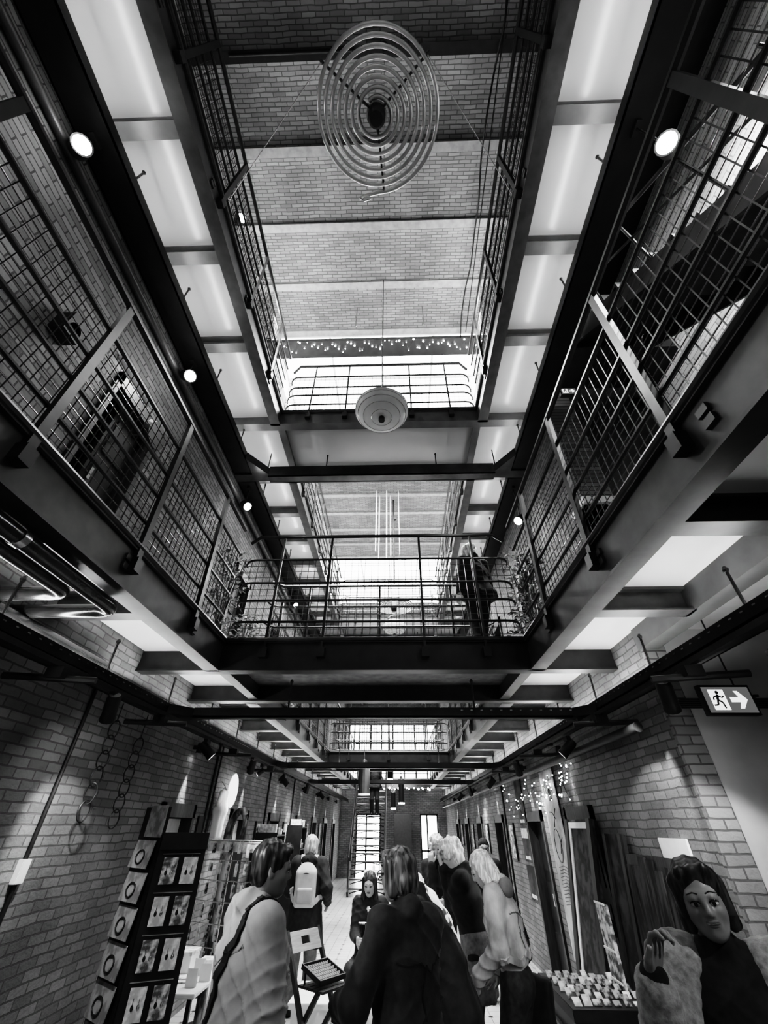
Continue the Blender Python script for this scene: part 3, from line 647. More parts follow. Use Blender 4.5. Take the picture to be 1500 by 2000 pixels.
# ------------------------------------------------------------------ exit signs, cable ladder
def exit_sign(label, c, w, h, flip=False, group='exit signs'):
    c = Vector(c); t = thing('exit_sign', label, 'exit sign', c, 0, group)
    part(MB().box(c.x-w/2-.014, c.x+w/2+.014, c.y, c.y+.04, c.z-h/2-.014, c.z+h/2+.014), 'housing', M_BLACKPAINT, t)
    part(MB().box(c.x-w/2, c.x+w/2, c.y-.004, c.y+.001, c.z-h/2, c.z+h/2), 'face', emit('sign_face_grey_%d' % len(bpy.data.materials), .12), t)
    y0, y1 = c.y-.0065, c.y-.0035; u = h
    def poly(pts, nm, mat):
        m = MB().prism([(c.x+px*u, c.z+pz*u) for px, pz in pts], y0, y1, 'y'); return part(m, nm, mat, t)
    wm = emit('sign_white_%d' % len(bpy.data.materials), 1.2)
    # doorway, running figure, arrow
    poly([(-.75, -.4), (-.12, -.4), (-.12, .4), (-.75, .4)], 'doorway', wm)
    y0, y1 = c.y-.009, c.y-.006; dk = grey('sign_dark', .1, .5)
    m = MB()
    def pl(pts): m.prism([(c.x+px*u, c.z+pz*u) for px, pz in pts], y0, y1, 'y')
    def ln(a, b, wd):
        ax, az, bx, bz = *a, *b; L = math.hypot(bx-ax, bz-az); nx, nz = -(bz-az)/L*wd/2, (bx-ax)/L*wd/2
        pl([(ax+nx, az+nz), (ax-nx, az-nz), (bx-nx, bz-nz), (bx+nx, bz+nz)])
    pl([(-.42+.07*math.cos(a), .28+.07*math.sin(a)) for a in [2*PI*i/12 for i in range(12)]])
    ln((-.43, .2), (-.5, -.02), .1); ln((-.45, .16), (-.28, .08), .05); ln((-.28, .08), (-.2, .14), .05); ln((-.45, .16), (-.62, .1), .05); ln((-.62, .1), (-.66, -.02), .05)
    ln((-.5, -.02), (-.34, -.1), .07); ln((-.34, -.1), (-.3, -.34), .06); ln((-.5, -.02), (-.56, -.2), .07); ln((-.56, -.2), (-.72, -.22), .06)
    part(m, 'running_figure', dk, t)
    y0, y1 = c.y-.0065, c.y-.0035
    poly([(.05, -.1), (.42, -.1), (.3, -.34), (.46, -.34), (.74, 0), (.46, .34), (.3, .34), (.42, .1), (.05, .1)], 'arrow', wm)
    return t
exit_sign('exit sign with running figure and right arrow at the side bay', (2.17, 2.9, 2.262), .3, .155)
exit_sign('small exit sign high up behind the right railing', (1.93, 2.75, 5.38), .16, .09)
t = thing('cable_ladder', 'black cable ladder of parallel bars behind the exit sign', 'cable ladder', (2.6, 3.1, 2.3))
for i in range(5): part(MB().bar((1.9, 2.97+i*.055, 2.28), (4.2, 2.97+i*.055, 2.28), .014), 'bar', M_BLACKPAINT, t)
for x in (2.4, 3., 3.6): part(MB().bar((x, 2.95, 2.3), (x, 3.22, 2.3), .03, .012), 'rung', M_BLACKPAINT, t); part(MB().tube([(x, 3.1, 2.3), (x, 3.1, 2.9)], .006, 6), 'hanger_rod', M_BLACKPAINT, t)

# ------------------------------------------------------------------ steel staircase in the right stairwell, first to second floor
t = thing('steel_staircase', 'dark steel staircase rising behind the right mesh railing to the second floor', 'staircase', (2.6, .8, F1))
n = 19; y0, y1 = -.9, 2.75
for s, x in ((0, 2.12), (1, 3.1)):
    part(MB().bar((x, y0+.3, F1+.36), (x, y1, F2+.05-.17), .03, .2), 'stringer', M_BLACKPAINT, t)
for i in range(n):
    y = y0+(y1-y0)*i/n; z = F1+(F2-F1)*(i+1)/n
    m = MB().box(2.13, 3.09, y-.02, y+(y1-y0)/n+.02, z-.03, z); m.box(2.13, 3.09, y-.02, y, z-(F2-F1)/n+.012, z-.02); part(m, 'tread', M_BLACKPAINT, t)
for s, x in ((0, 2.13), (1, 3.09)):
    m = MB().tube([(x, y0, F1+1.0), (x, y1-.2, F2+.75)], .018, 6); m.tube([(x, y0, F1+.6), (x, y1-.2, F2+.35)], .012, 6)
    for i in range(0, n, 3):
        y = y0+(y1-y0)*i/n; z = F1+(F2-F1)*i/n+.03; m.tube([(x, y, z), (x, y, z+1.05)], .012, 6)
    part(m, 'banister', M_BLACKPAINT, t)
struct(MB().box(XR+.1, 3.5, 2.75, YR, F2-.2, F2), 'gallery_landing', M_BLACKPAINT, 'dark landing slab at the head of the stairwell', 'landing')
struct(MB().box(XR+.1, 3.5, YN, YR, F2+1.9, F2+2), 'ceiling_stairwell', M_BLACKPAINT, 'dark ceiling of the stairwell', 'ceiling')
lamp('AREA', (2.75, .4, 6.35), 170, .9, (3.5, .9, 5.5), name='stairwell_light')
# spiral-free steep stair far down the hall
t = thing('open_staircase', 'steep open-riser steel staircase standing far down the hall', 'staircase', (-.93, 17., 0))
for x, nm in ((-1.47, 'l'), (-.42, 'r')):
    part(MB().bar((x, 15.6, .05), (x, 18.2, 2.98), .04, .2), 'stringer', M_BLACKPAINT, t)
    m = MB().tube([(x, 15.5, .85), (x, 18.3, 3.85)], .025, 8)
    for i in range(6): m.tube([(x, 15.6+i*.5, .05+i*.56), (x, 15.6+i*.5, .95+i*.56)], .018, 6)
    part(m, 'banister', M_STEEL, t)
for i in range(16):
    y = 15.65+i*.165; z = .18+i*.186
    part(MB().box(-1.45, -.44, y-.1, y+.12, z-.02, z+.01), 'tread', M_STEEL, t)
    if i < 13:
        m = MB().tube([(-1.42+.98*q/8, y+.02, z-.03-.05*(2*q/8-1)**2*1.6) for q in range(9)], .012, 5); part(m, 'tread_arch', M_STEEL, t)
# tall lamp column with a dark shade in front of the stair
for i, (x, y, z0, z1, r, lb) in enumerate(((-.72, 10.4, 2.12, 2.66, .12, 'dark cylindrical pendant with pale caps left of the far stair'), (-.2, 12.6, 2.55, 3.1, .07, 'dark cylindrical pendant under the middle bridge'), (.1, 14.0, 2.1, 2.65, .08, 'dark cylindrical pendant in front of the end wall'), (-.12, 12.9, 1.95, 2.3, .06, 'short dark cylindrical pendant right of the stair'))):
    t = thing('cylinder_pendant', lb, 'pendant lamp', (x, y, z0), 0, 'cylinder pendants')
    part(MB().lathe([(0, z0), (r, z0), (r, z1), (0, z1)], 14, (x, y, 0)), 'shade', M_BLACKPAINT, t)
    part(MB().lathe([(0, z0-.015), (r*1.05, z0-.015), (r*1.05, z0+.015), (0, z0+.015)], 14, (x, y, 0)), 'bottom_cap', M_LAMP2 if i != 0 else M_WHITE, t)
    part(MB().lathe([(r*1.1, z1-.02), (r*1.1, z1+.02), (r*.5, z1+.03), (r*.5, z1+.08), (.01, z1+.1)], 14, (x, y, 0)), 'top_cap', M_GALV, t)
    part(MB().tube([(x, y, z1+.08), (x-.05, y, z1+1.1)] if i == 0 else [(x, y, z1), (x, y, z1+.4)], .008, 6), 'cord', M_GALV, t)
# hanging chains on the left wall
for i, (y, za, zb) in enumerate(((3.62, 2.26, 1.62), (4.05, 2.2, 1.58))):
    m = MB(); n = 6; X = -2.3
    for q in range(n):
        z = za-(za-zb)*(q+.5)/n; hh = (za-zb)/n*.62; a = 1.2 if q % 2 else .25
        m.tube([(X+.036*math.cos(b)*math.cos(a), y+.05*math.cos(b)*math.sin(a)+rnd.uniform(-.002, .002), z+hh*math.sin(b)) for b in [2*PI*k/14 for k in range(14)]], .005, 5, closed=True)
    m.tube([(X, y, za), (X, y, 2.4)], .004, 5)
    tag(m.build('hanging_chain', M_BLACKPAINT, smooth=True, loc=(X, y, za)), '%s chain of large oval links hanging by the left brick wall' % ('nearer', 'farther')[i], 'chain', 'hanging chains')
# first floor odds and ends by the left wall
t = thing('wall_fan', 'round black fan hanging behind the left first floor mesh', 'fan', (-2.2, 2.45, 4.42))
part(MB().lathe([(0, -.03), (.13, -.03), (.15, 0), (.13, .03), (0, .03)], 20, (-2.2, 2.45, 4.42), Matrix.Rotation(PI/2, 3, 'Y')), 'fan_housing', M_BLACKPAINT, t)
part(MB().bar((-2.4, 2.45, 4.42), (-2.2, 2.45, 4.42), .03), 'bracket', M_BLACKPAINT, t)
t = thing('wall_speaker', 'small dark loudspeaker on the left first floor wall', 'loudspeaker', (-2.33, 1.43, 4.4)); part(MB().box(-2.4, -2.27, 1.36, 1.5, 4.32, 4.52), 'speaker_box', M_BLACKPAINT, t); part(MB().lathe([(0, 0), (.05, 0)], 14, (-2.268, 1.43, 4.4), Matrix.Rotation(PI/2, 3, 'Y')), 'grille', M_STEELM, t)
t = thing('picture_light', 'bright strip light over the left first floor wall', 'light', (-2.36, 2.15, 4.85)); part(MB().box(-2.4, -2.36, 1.9, 2.4, 4.83, 4.87), 'fixture', M_WHITE, t); part(MB().box(-2.36, -2.35, 1.92, 2.38, 4.835, 4.865), 'tube', emit('strip_glow', 12), t)
lamp('AREA', (-2.3, 2.15, 4.9), 4, .3, (-2.4, 2.15, 4.4), name='strip_light')
# ------------------------------------------------------------------ figures: smooth implicit surfaces
from mathutils.bvhtree import BVHTree
def V(*a): return np.array(a, float)
class SDF:
    """list of blended primitives evaluated on a grid and surfaced with surface nets"""
    def __init__(s): s.p = []
    def cap(s, a, b, ra, rb=None, k=.02, sub=False): s.p.append(('c', V(*a), V(*b), ra, ra if rb is None else rb, k, sub)); return s
    def ell(s, c, r, M=None, k=.02, sub=False): s.p.append(('e', V(*c), V(*r), np.array(M) if M is not None else np.eye(3), k, sub)); return s
    def rbox(s, c, hs, r, M=None, k=.02): s.p.append(('b', V(*c), V(*hs), np.array(M) if M is not None else np.eye(3), k, False, r)); return s
    def plane(s, p, n): s.p.append(('p', V(*p), V(*n))); return s       # keep the side the normal points away from
    def bounds(s):
        lo, hi = V(9, 9, 9)*9, V(-9, -9, -9)*9
        for q in s.p:
            if q[0] == 'c' and not q[6]:
                for e, r in ((q[1], q[3]), (q[2], q[4])): lo = np.minimum(lo, e-r); hi = np.maximum(hi, e+r)
            elif q[0] == 'b':
                R = np.abs(q[3]) @ q[2] + q[6]; lo = np.minimum(lo, q[1]-R); hi = np.maximum(hi, q[1]+R)
            elif q[0] == 'e' and not q[5]:
                R = np.sqrt(((q[3]*q[2][None, :])**2).sum(1)); lo = np.minimum(lo, q[1]-R); hi = np.maximum(hi, q[1]+R)
        return lo, hi
    def mesh(s, h, noise=None, pad=.03):
        lo, hi = s.bounds(); lo = lo-pad; hi = hi+pad
        n = np.ceil((hi-lo)/h).astype(int)+1
        ax = [lo[i]+h*np.arange(n[i]) for i in range(3)]
        F = np.full(tuple(n), 1.0, np.float32)
        for q in s.p:
            if q[0] == 'p':
                d = (ax[0][:, None, None]-q[1][0])*q[2][0] + (ax[1][None, :, None]-q[1][1])*q[2][1] + (ax[2][None, None, :]-q[1][2])*q[2][2]
                F = np.maximum(F, d.astype(np.float32)); continue
            if q[0] == 'c':
                k, sub = q[5], q[6]; m = max(q[3], q[4])+k+.06; a, b = np.minimum(q[1], q[2])-m, np.maximum(q[1], q[2])+m
            else:
                k, sub = q[4], q[5]; R = (np.sqrt(((q[3]*q[2][None, :])**2).sum(1)) if q[0] == 'e' else np.abs(q[3]) @ q[2] + q[6])+k+.06; a, b = q[1]-R, q[1]+R
            i0 = np.clip(np.floor((a-lo)/h).astype(int), 0, n-1); i1 = np.clip(np.ceil((b-lo)/h).astype(int)+1, 1, n)
            X = ax[0][i0[0]:i1[0], None, None]; Y = ax[1][None, i0[1]:i1[1], None]; Z = ax[2][None, None, i0[2]:i1[2]]
            if X.size == 0 or Y.size == 0 or Z.size == 0: continue
            if q[0] == 'c':
                ba = q[2]-q[1]; L = float(ba@ba)+1e-12
                px, py, pz = X-q[1][0], Y-q[1][1], Z-q[1][2]
                t = np.clip((px*ba[0]+py*ba[1]+pz*ba[2])/L, 0, 1)
                d = np.sqrt((px-t*ba[0])**2+(py-t*ba[1])**2+(pz-t*ba[2])**2) - (q[3]+(q[4]-q[3])*t)
            elif q[0] == 'b':
                px, py, pz = X-q[1][0], Y-q[1][1], Z-q[1][2]; M = q[3]
                g_ = [np.abs(px*M[0, i]+py*M[1, i]+pz*M[2, i])-q[2][i] for i in range(3)]
                d = np.sqrt(sum(np.maximum(w_, 0)**2 for w_ in g_)) + np.minimum(np.maximum(np.maximum(g_[0], g_[1]), g_[2]), 0) - q[6]
            else:
                px, py, pz = X-q[1][0], Y-q[1][1], Z-q[1][2]; M = q[3]
                u = (px*M[0, 0]+py*M[1, 0]+pz*M[2, 0])/q[2][0]; v = (px*M[0, 1]+py*M[1, 1]+pz*M[2, 1])/q[2][1]; w = (px*M[0, 2]+py*M[1, 2]+pz*M[2, 2])/q[2][2]
                k0 = np.sqrt(u*u+v*v+w*w); k1 = np.sqrt((u/q[2][0])**2+(v/q[2][1])**2+(w/q[2][2])**2)+1e-9
                d = k0*(k0-1)/k1
            sl = (slice(i0[0], i1[0]), slice(i0[1], i1[1]), slice(i0[2], i1[2])); f = F[sl]
            if sub:
                d = -d; g = np.maximum(k-np.abs(f-d), 0)/k; F[sl] = np.maximum(f, d)+g*g*k*.25
            else:
                g = np.maximum(k-np.abs(f-d), 0)/k; F[sl] = np.minimum(f, d)-g*g*k*.25
        if noise is not None: F = F + noise(ax[0][:, None, None], ax[1][None, :, None], ax[2][None, None, :]).astype(np.float32)
        F[0], F[-1], F[:, 0], F[:, -1], F[:, :, 0], F[:, :, -1] = 1, 1, 1, 1, 1, 1
        return nets(F, lo, h)
def nets(F, lo, h):
    I = F < 0; sh = np.array(F.shape)-1
    C = np.zeros(tuple(sh), np.int8)
    for a in (0, 1):
        for b in (0, 1):
            for c in (0, 1): C += I[a:a+sh[0], b:b+sh[1], c:c+sh[2]]
    ac = np.argwhere((C > 0) & (C < 8))
    idx = np.full(tuple(sh), -1, np.int64); idx[ac[:, 0], ac[:, 1], ac[:, 2]] = np.arange(len(ac))
    P = np.zeros((len(ac), 3)); W = np.zeros(len(ac))
    cor = [(a, b, c) for a in (0, 1) for b in (0, 1) for c in (0, 1)]
    for i, p in enumerate(cor):
        for q in cor[i+1:]:
            if sum(abs(p[j]-q[j]) for j in range(3)) != 1: continue
            fa = F[ac[:, 0]+p[0], ac[:, 1]+p[1], ac[:, 2]+p[2]]; fb = F[ac[:, 0]+q[0], ac[:, 1]+q[1], ac[:, 2]+q[2]]
            m = (fa < 0) != (fb < 0); t = np.where(m, fa/np.where(m, fa-fb, 1), 0)
            for j in range(3): P[:, j] += np.where(m, p[j]+t*(q[j]-p[j]), 0)
            W += m
    P = lo + h*(ac + P/W[:, None]); faces = []
    for ax in range(3):
        o = [1 if j == ax else 0 for j in range(3)]; u, v = [j for j in range(3) if j != ax]
        A = I[:F.shape[0]-o[0], :F.shape[1]-o[1], :F.shape[2]-o[2]]; B = I[o[0]:, o[1]:, o[2]:]
        e = np.argwhere(A != B); e = e[(e[:, u] > 0) & (e[:, v] > 0) & (e[:, u] < F.shape[u]-1) & (e[:, v] < F.shape[v]-1)]
        if not len(e): continue
        inn = A[e[:, 0], e[:, 1], e[:, 2]]
        def cell(du, dv):
            c = e.copy(); c[:, u] -= du; c[:, v] -= dv; return idx[c[:, 0], c[:, 1], c[:, 2]]
        q = np.stack([cell(1, 1), cell(0, 1), cell(0, 0), cell(1, 0)], 1)
        flip = inn if ax != 1 else ~inn
        q[~flip] = q[~flip][:, ::-1]; faces.append(q)
    return P, np.concatenate(faces)
def np_obj(name, P, Fq, mat, parent, T=None):
    if T is not None: P = P @ np.array(T.to_3x3()).T + np.array(T.translation)
    me = bpy.data.meshes.new(name); me.vertices.add(len(P)); me.vertices.foreach_set('co', P.astype(np.float32).ravel())
    me.loops.add(Fq.size); me.loops.foreach_set('vertex_index', Fq.astype(np.int32).ravel()); me.polygons.add(len(Fq))
    me.polygons.foreach_set('loop_start', np.arange(0, Fq.size, 4, dtype=np.int32)); me.polygons.foreach_set('loop_total', np.full(len(Fq), 4, np.int32))
    me.update(calc_edges=True); me.validate(); me.shade_smooth(); me.materials.append(mat)
    o = bpy.data.objects.new(name, me); COL.objects.link(o); o.parent = parent; return o

M_SKIN = grey('skin', .38, .5, var=.06, scale=6)
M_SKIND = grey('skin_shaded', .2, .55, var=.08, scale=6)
M_EYE = grey('eye_dark', .015, .15, var=.1); M_EYEW = grey('eye_white', .45, .2, var=.05); M_LIP = grey('lip', .16, .45, var=.1)
def hairmat(name, lo, hi): return mottled(name, lo, hi, 22, 4, .38, (3, 3, .35), .4, .62)
H_DARK = hairmat('hair_dark', .01, .06); H_BROWN = hairmat('hair_brown', .02, .17); H_BLOND = hairmat('hair_blond', .4, .9); H_GREY = hairmat('hair_pale', .3, .75)

def rotm(yaw=0, pitch=0, tilt=0):
    """yaw turns left (+), pitch nods down (+), tilt leans to own right (+)"""
    return (Matrix.Rotation(yaw, 3, 'Z') @ Matrix.Rotation(-pitch, 3, 'X') @ Matrix.Rotation(tilt, 3, 'Y'))
def ik(sh, ha, l1, l2, hint):
    sh, ha, hint = Vector(sh), Vector(ha), Vector(hint); d = ha-sh; D = min(d.length, (l1+l2)*.995); d.normalize()
    ha = sh+d*D; a = (l1*l1-l2*l2+D*D)/(2*D); hgt = math.sqrt(max(l1*l1-a*a, 0)); n = (hint-d*hint.dot(d)).normalized()
    return sh+d*a+n*hgt, ha
def add_hand(b, wr, d, n, s, curl, side, k=.006):
    """palm, four unequal bent fingers and a thumb; d = hand direction, n = palm normal, s = body height"""
    d = Vector(d).normalized(); n = Vector(n); n = (n-d*n.dot(d)).normalized(); x = d.cross(n)*side; wr = Vector(wr)
    pl = .05*s
    for o in (-.017, -.006, .006, .017): b.cap(wr+x*o*s*.7+d*.006*s, wr+x*o*s+d*pl, .0105*s, .0095*s, k=.01)
    for i, (o, L) in enumerate(((-.0195, .040), (-.0068, .046), (.0062, .043), (.0185, .034))):
        p = wr+x*o*s+d*pl; dd = (d+x*o*5).normalized(); d1 = dd.copy(); r = .0055*s
        for j, f in enumerate((.45, .32, .25)):
            a = curl*(.55+.35*j+.08*i)
            dd = (d1*math.cos(a*(j+1)*.8)+n*math.sin(a*(j+1)*.8)).normalized(); q = p+dd*L*f*s*1.25
            b.cap(p, q, r, r*.9, k=k); p = q; r *= .93
    p = wr-x*.016*s+d*.014*s; q = p+(-x*.8+d*.75+n*.35).normalized()*.026*s; b.cap(p, q, .0095*s, .0078*s, k=.008); b.cap(q, q+(-x*.25+d*.95+n*.45*curl).normalized()*.026*s, .0075*s, .006*s, k=k)

def person(label, loc, rz, h, hair, top, bottom, head=(0, 0, 0), lean=0., bend=0., twist=0., armR=None, armL=None, hndR=None, hndL=None, legs=None, seat=False, vox=.011, hintR=(.3, -.6, -.7), hintL=(-.3, -.6, -.7), ease=.009,
           coat=0., flare=.03, skirt=0., sleeves=1., skin=None, fat=1., curl=.5, group=None, hood=None, extra=None, collar=True, shoes=None, fold=.004, glasses=False, tilt=0., hvox=None, neckopen=False):
    """local frame: x right hand side, y forward, z up; armR/armL = wrist target (local, in units of h)"""
    s = h; skin = skin or M_SKIN
    t = thing('person', label, 'person', loc, rz, group); hvox = hvox or vox*.75
    hipz = .52*s if not seat else .30*s
    pel = Vector((0, 0, hipz)); R1 = Matrix.Rotation(-lean, 3, 'X') @ Matrix.Rotation(tilt, 3, 'Y'); R2 = Matrix.Rotation(-(lean+bend), 3, 'X') @ Matrix.Rotation(tilt, 3, 'Y') @ Matrix.Rotation(twist, 3, 'Z')
    wai = pel+R1 @ Vector((0, 0, .10*s)); che = wai+R2 @ Vector((0, .006*s, .11*s)); sho = che+R2 @ Vector((0, -.006*s, .085*s)); nb = sho+R2 @ Vector((0, 0, .03*s))
    up2 = R2 @ Vector((0, 0, 1)); sx = R2 @ Vector((1, 0, 0)); fx = R2 @ Vector((0, 1, 0)); hx = R1 @ Vector((1, 0, 0)); hx.z *= .3
    Rh = R2 @ rotm(*head) if not isinstance(head, Matrix) else head
    hh = .133*s; hc = nb+up2*.028*s+fx*.012*s+Rh @ Vector((0, .1*hh, .5*hh))
    SR, SL = sho+sx*.1*s*fat**.5, sho-sx*.1*s*fat**.5
    aR = Vector(armR)*s if armR else SR+Vector((.05*s, .03*s, -.31*s)); aL = Vector(armL)*s if armL else SL+Vector((-.05*s, .03*s, -.31*s))
    eR, wR = ik(SR, aR, .17*s, .15*s, R2 @ Vector(hintR)); eL, wL = ik(SL, aL, .17*s, .15*s, R2 @ Vector(hintL))
    legs = legs or (((.06, .0), 0.), ((-.06, .0), 0.))
    J = []
    for sg, (ft, lift) in zip((1, -1), legs):
        hp = pel+hx.normalized()*sg*.05*s; an = Vector((ft[0]*s, ft[1]*s, .045*s+lift*s))
        kn, an = ik(hp, an, .245*s, .245*s, (sg*.12, 1, .2 if seat else 0)); J.append((hp, kn, an))
    # ---- body, one continuous surface
    b = SDF()
    b.ell(pel, (.088*s*fat, .066*s*fat, .07*s)); b.cap(pel+R1 @ Vector((.03*s, 0, .02*s)), che+sx*.03*s, .058*s*fat, .062*s*fat, .04); b.cap(pel+R1 @ Vector((-.03*s, 0, .02*s)), che-sx*.03*s, .058*s*fat, .062*s*fat, .04)
    b.ell(che+fx*.004*s, (.092*s*fat, .066*s*fat, .10*s), R2, .04); b.cap(SR-sx*.015*s, SL+sx*.015*s, .036*s, k=.04)
    b.cap(sho+up2*.0*s, hc-Rh @ Vector((0, .12*hh, .22*hh)), .036*s, .031*s, .03)
    for S_, E_, W_ in ((SR, eR, wR), (SL, eL, wL)): b.cap(S_, E_, .031*s, .024*s, .02); b.cap(E_, W_, .024*s, .0155*s, .015)
    for (hp, kn, an), sg in zip(J, (1, -1)):
        b.cap(hp, kn, .055*s*fat, .034*s, .03); b.cap(kn, an, .033*s, .02*s, .02); b.ell(kn+(an-kn)*.28-Vector((0, .012*s, 0)), (.03*s, .03*s, .06*s), None, .03)
        to = an+Vector((0, .085*s, -.03*s)); b.cap(an+Vector((0, -.012*s, -.02*s)), to, .024*s, .017*s, .015)
    for W_, E_, hd, sg in ((wR, eR, hndR, 1), (wL, eL, hndL, -1)):
        d0 = (W_-E_).normalized(); d_, n_ = (hd if hd else (d0+fx*.15, Vector((-sg, .2, 0))))
        add_hand(b, W_+d0*.004*s, d_, n_, s, curl, sg)
    HP = lambda x, y, z: hc+Rh @ Vector((x*hh, y*hh, z*hh))
    E = lambda c, r, k=.012, sub=False: b.ell(HP(*c), [q*hh for q in r], Rh, k, sub)
    K = lambda a, c, ra, rb, k=.01, sub=False: b.cap(HP(*a), HP(*c), ra*hh, rb*hh, k, sub)
    E((0, -.06, .12), (.335, .41, .375)); E((0, .1, -.1), (.27, .3, .36), .03); K((0, .1, -.22), (0, .27, -.40), .2, .115, .03)
    for sg in (1, -1):
        K((sg*.2, .02, -.15), (sg*.1, .2, -.36), .1, .08, .03); E((sg*.16, .25, -.13), (.1, .12, .1), .02); K((sg*.06, .37, .085), (sg*.2, .33, .09), .04, .035, .02)
        b.ell(HP(sg*.14, .41, -.0), [.085*hh, .07*hh, .05*hh], Rh, .012, True); E((sg*.14, .325, -.0), (.07, .06, .05), .008)
        E((sg*.35, -.03, -.05), (.035, .085, .135), .006); b.ell(HP(sg*.385, -.02, -.04), [.02*hh, .045*hh, .08*hh], Rh, .006, True)
    K((0, .37, .06), (0, .46, -.115), .04, .052, .014); E((.045, .4, -.14), (.04, .05, .035), .01); E((-.045, .4, -.14), (.04, .05, .035), .01)
    K((-.085, .365, -.23), (.085, .365, -.23), .032, .032, .012); K((-.07, .36, -.29), (.07, .36, -.29), .036, .036, .012)
    for sg in (1, -1): K((sg*.06, .36, .04), (sg*.14, .385, .055), .03, .034, .008); K((sg*.14, .385, .055), (sg*.215, .34, .03), .034, .026, .008)
    P, Fq = b.mesh(vox); body = np_obj('body', P, Fq, skin, t)
    bvb = BVHTree.FromPolygons([Vector(p) for p in P], [tuple(q) for q in Fq]); Fd = Rh @ Vector((0, -1, 0))
    def on(x, z, d=0):
        q = bvb.ray_cast(HP(x, 1.2, z), Fd); return (q[0] if q[0] else HP(x, .36, z)) - Fd*d*hh
    for sg in (1, -1):
        c_ = on(sg*.14, -.015, -.006); e = MB().ball(c_, .07*hh, 12, (1, .3, .5), Rh).build('eye', M_EYEW, t, smooth=True); MB().ball(c_-Fd*.012*hh+Rh @ Vector((0, 0, -.004*hh)), .034*hh, 10, (1, .4, 1), Rh).build('iris', M_EYE, e, smooth=True)
        MB().tube([on(sg*(.068), .0, .006), on(sg*.11, .028, .012), on(sg*.17, .03, .01), on(sg*.215, .0, .006)], .009*hh, 6).build('eyelash', M_EYE, e, smooth=True)
        MB().tube([on(sg*.06, .115, .0), on(sg*.13, .132, .0), on(sg*.225, .105, .0)], .011*hh, 6).build('eyebrow', hair[1] if hair[0] != 'cap' else H_DARK, t, smooth=True)
    e = MB(); e.ball(on(0, -.235, -.008), .1*hh, 12, (1, .24, .24), Rh); e.ball(on(0, -.285, -.012), .085*hh, 12, (1, .28, .34), Rh); e.tube([on(-.1, -.262, .002), on(-.05, -.258, .014), on(0, -.262, .016), on(.05, -.258, .014), on(.1, -.262, .002)], .009*hh, 5); e.build('lips', M_LIP, t, smooth=True)
    # ---- trousers or skirt
    def fn(a):
        def f(X, Y, Z):
            w_ = 1.6*np.sin(7*X+4*Z)+1.2*np.sin(9*Y-5*Z); p1 = 36*Z+18*X-12*Y+2*w_; p2 = 30*X-33*Z+20*Y+2.4*np.sin(8*Z+5*Y+1)
            r1 = (1-np.abs(np.sin(p1)))**2*(.5+.5*np.sin(6*X+7*Z+3*Y)); r2_ = (1-np.abs(np.sin(p2)))**2*(.5+.5*np.sin(5*Y-8*Z+2+4*X))
            return -a*(1.7*r1+1.5*r2_)+a*.7*np.sin(11*X+9*Z+3)*np.sin(13*Y-7*Z)
        return f
    c = SDF(); o = .011*s
    c.ell(pel, (.09*s*fat+o, .068*s*fat+o, .075*s)); c.cap(pel, wai, .06*s*fat+o, .05*s*fat+o, .03)
    for hp, kn, an in J: c.cap(hp, kn, .056*s*fat+o, .037*s+o, .03); c.cap(kn, an+Vector((0, 0, -.012*s)), .037*s+o, .03*s+o, .02)
    P, Fq = c.mesh(vox, fn(fold*.5)); np_obj('trousers', P, Fq, bottom, t)
    c = SDF()
    for (hp, kn, an) in J: c.cap(an+Vector((0, -.016*s, -.022*s)), an+Vector((0, .088*s, -.026*s)), .03*s, .024*s, .02); c.cap(an+Vector((0, -.005*s, .015*s)), an+Vector((0, 0, -.02*s)), .03*s, .03*s, .02)
    c.plane((0, 0, .0), (0, 0, -1)); P, Fq = c.mesh(vox); np_obj('shoes', P, Fq, shoes or M_BLACKPAINT, t)
    if skirt:
        c = SDF()
        for x in (-.035, .035): c.cap(pel+Vector((x*s, 0, .06*s)), Vector((x*s*1.3, pel.y, hipz-skirt*s)), .075*s*fat, .085*s*fat, .04)
        c.plane((0, 0, hipz-skirt*s), (0, 0, -1)); P, Fq = c.mesh(vox, fn(fold*.4)); np_obj('skirt', P, Fq, top if skirt < 0 else extra, t)
    # ---- upper garment with sleeves, falling to the hem
    c = SDF(); o = ease*s
    for x in (-1, 1):
        c.cap(che+sx*x*.032*s-up2*.0, wai+hx*x*.03*s, .068*s*fat+o, .064*s*fat+o, .04)
        if coat >= 0:
            hem = pel+hx*x*(.038*s+flare*.5*s)-Vector((0, 0, coat*s)); c.cap(wai+hx*x*.03*s, hem, .064*s*fat+o, .075*s*fat+o+flare*s, .04)
    c.ell(che+fx*.004*s, (.094*s*fat+o, .07*s*fat+o, .105*s), R2, .04); c.cap(SR-sx*.012*s, SL+sx*.012*s, .038*s+o, k=.04)
    c.cap(sho, nb+up2*.004*s-fx*.004*s, .042*s+o*.6, .036*s+o*.5, .03)
    for S_, E_, W_ in ((SR, eR, wR), (SL, eL, wL)):
        c.cap(S_, E_, .034*s+o, .03*s+o, .025); We = E_+(W_-E_)*sleeves*.98; c.cap(E_, We, .03*s+o, .023*s+o*.6, .02)
    if coat >= 0:
        hz = hipz-coat*s-.075*s*fat*0
        c.plane((0, 0, hz-.02*s), (0, 0, -1))
    if hood or collar: c.cap(nb+up2*.012*s-fx*.03*s, nb+up2*.012*s+fx*.02*s, .038*s, .032*s, .015)
    P, Fq = c.mesh(vox, fn(fold)); np_obj('coat' if coat > .11 and top is not C_LIGHT else 'shirt', P, Fq, top, t)
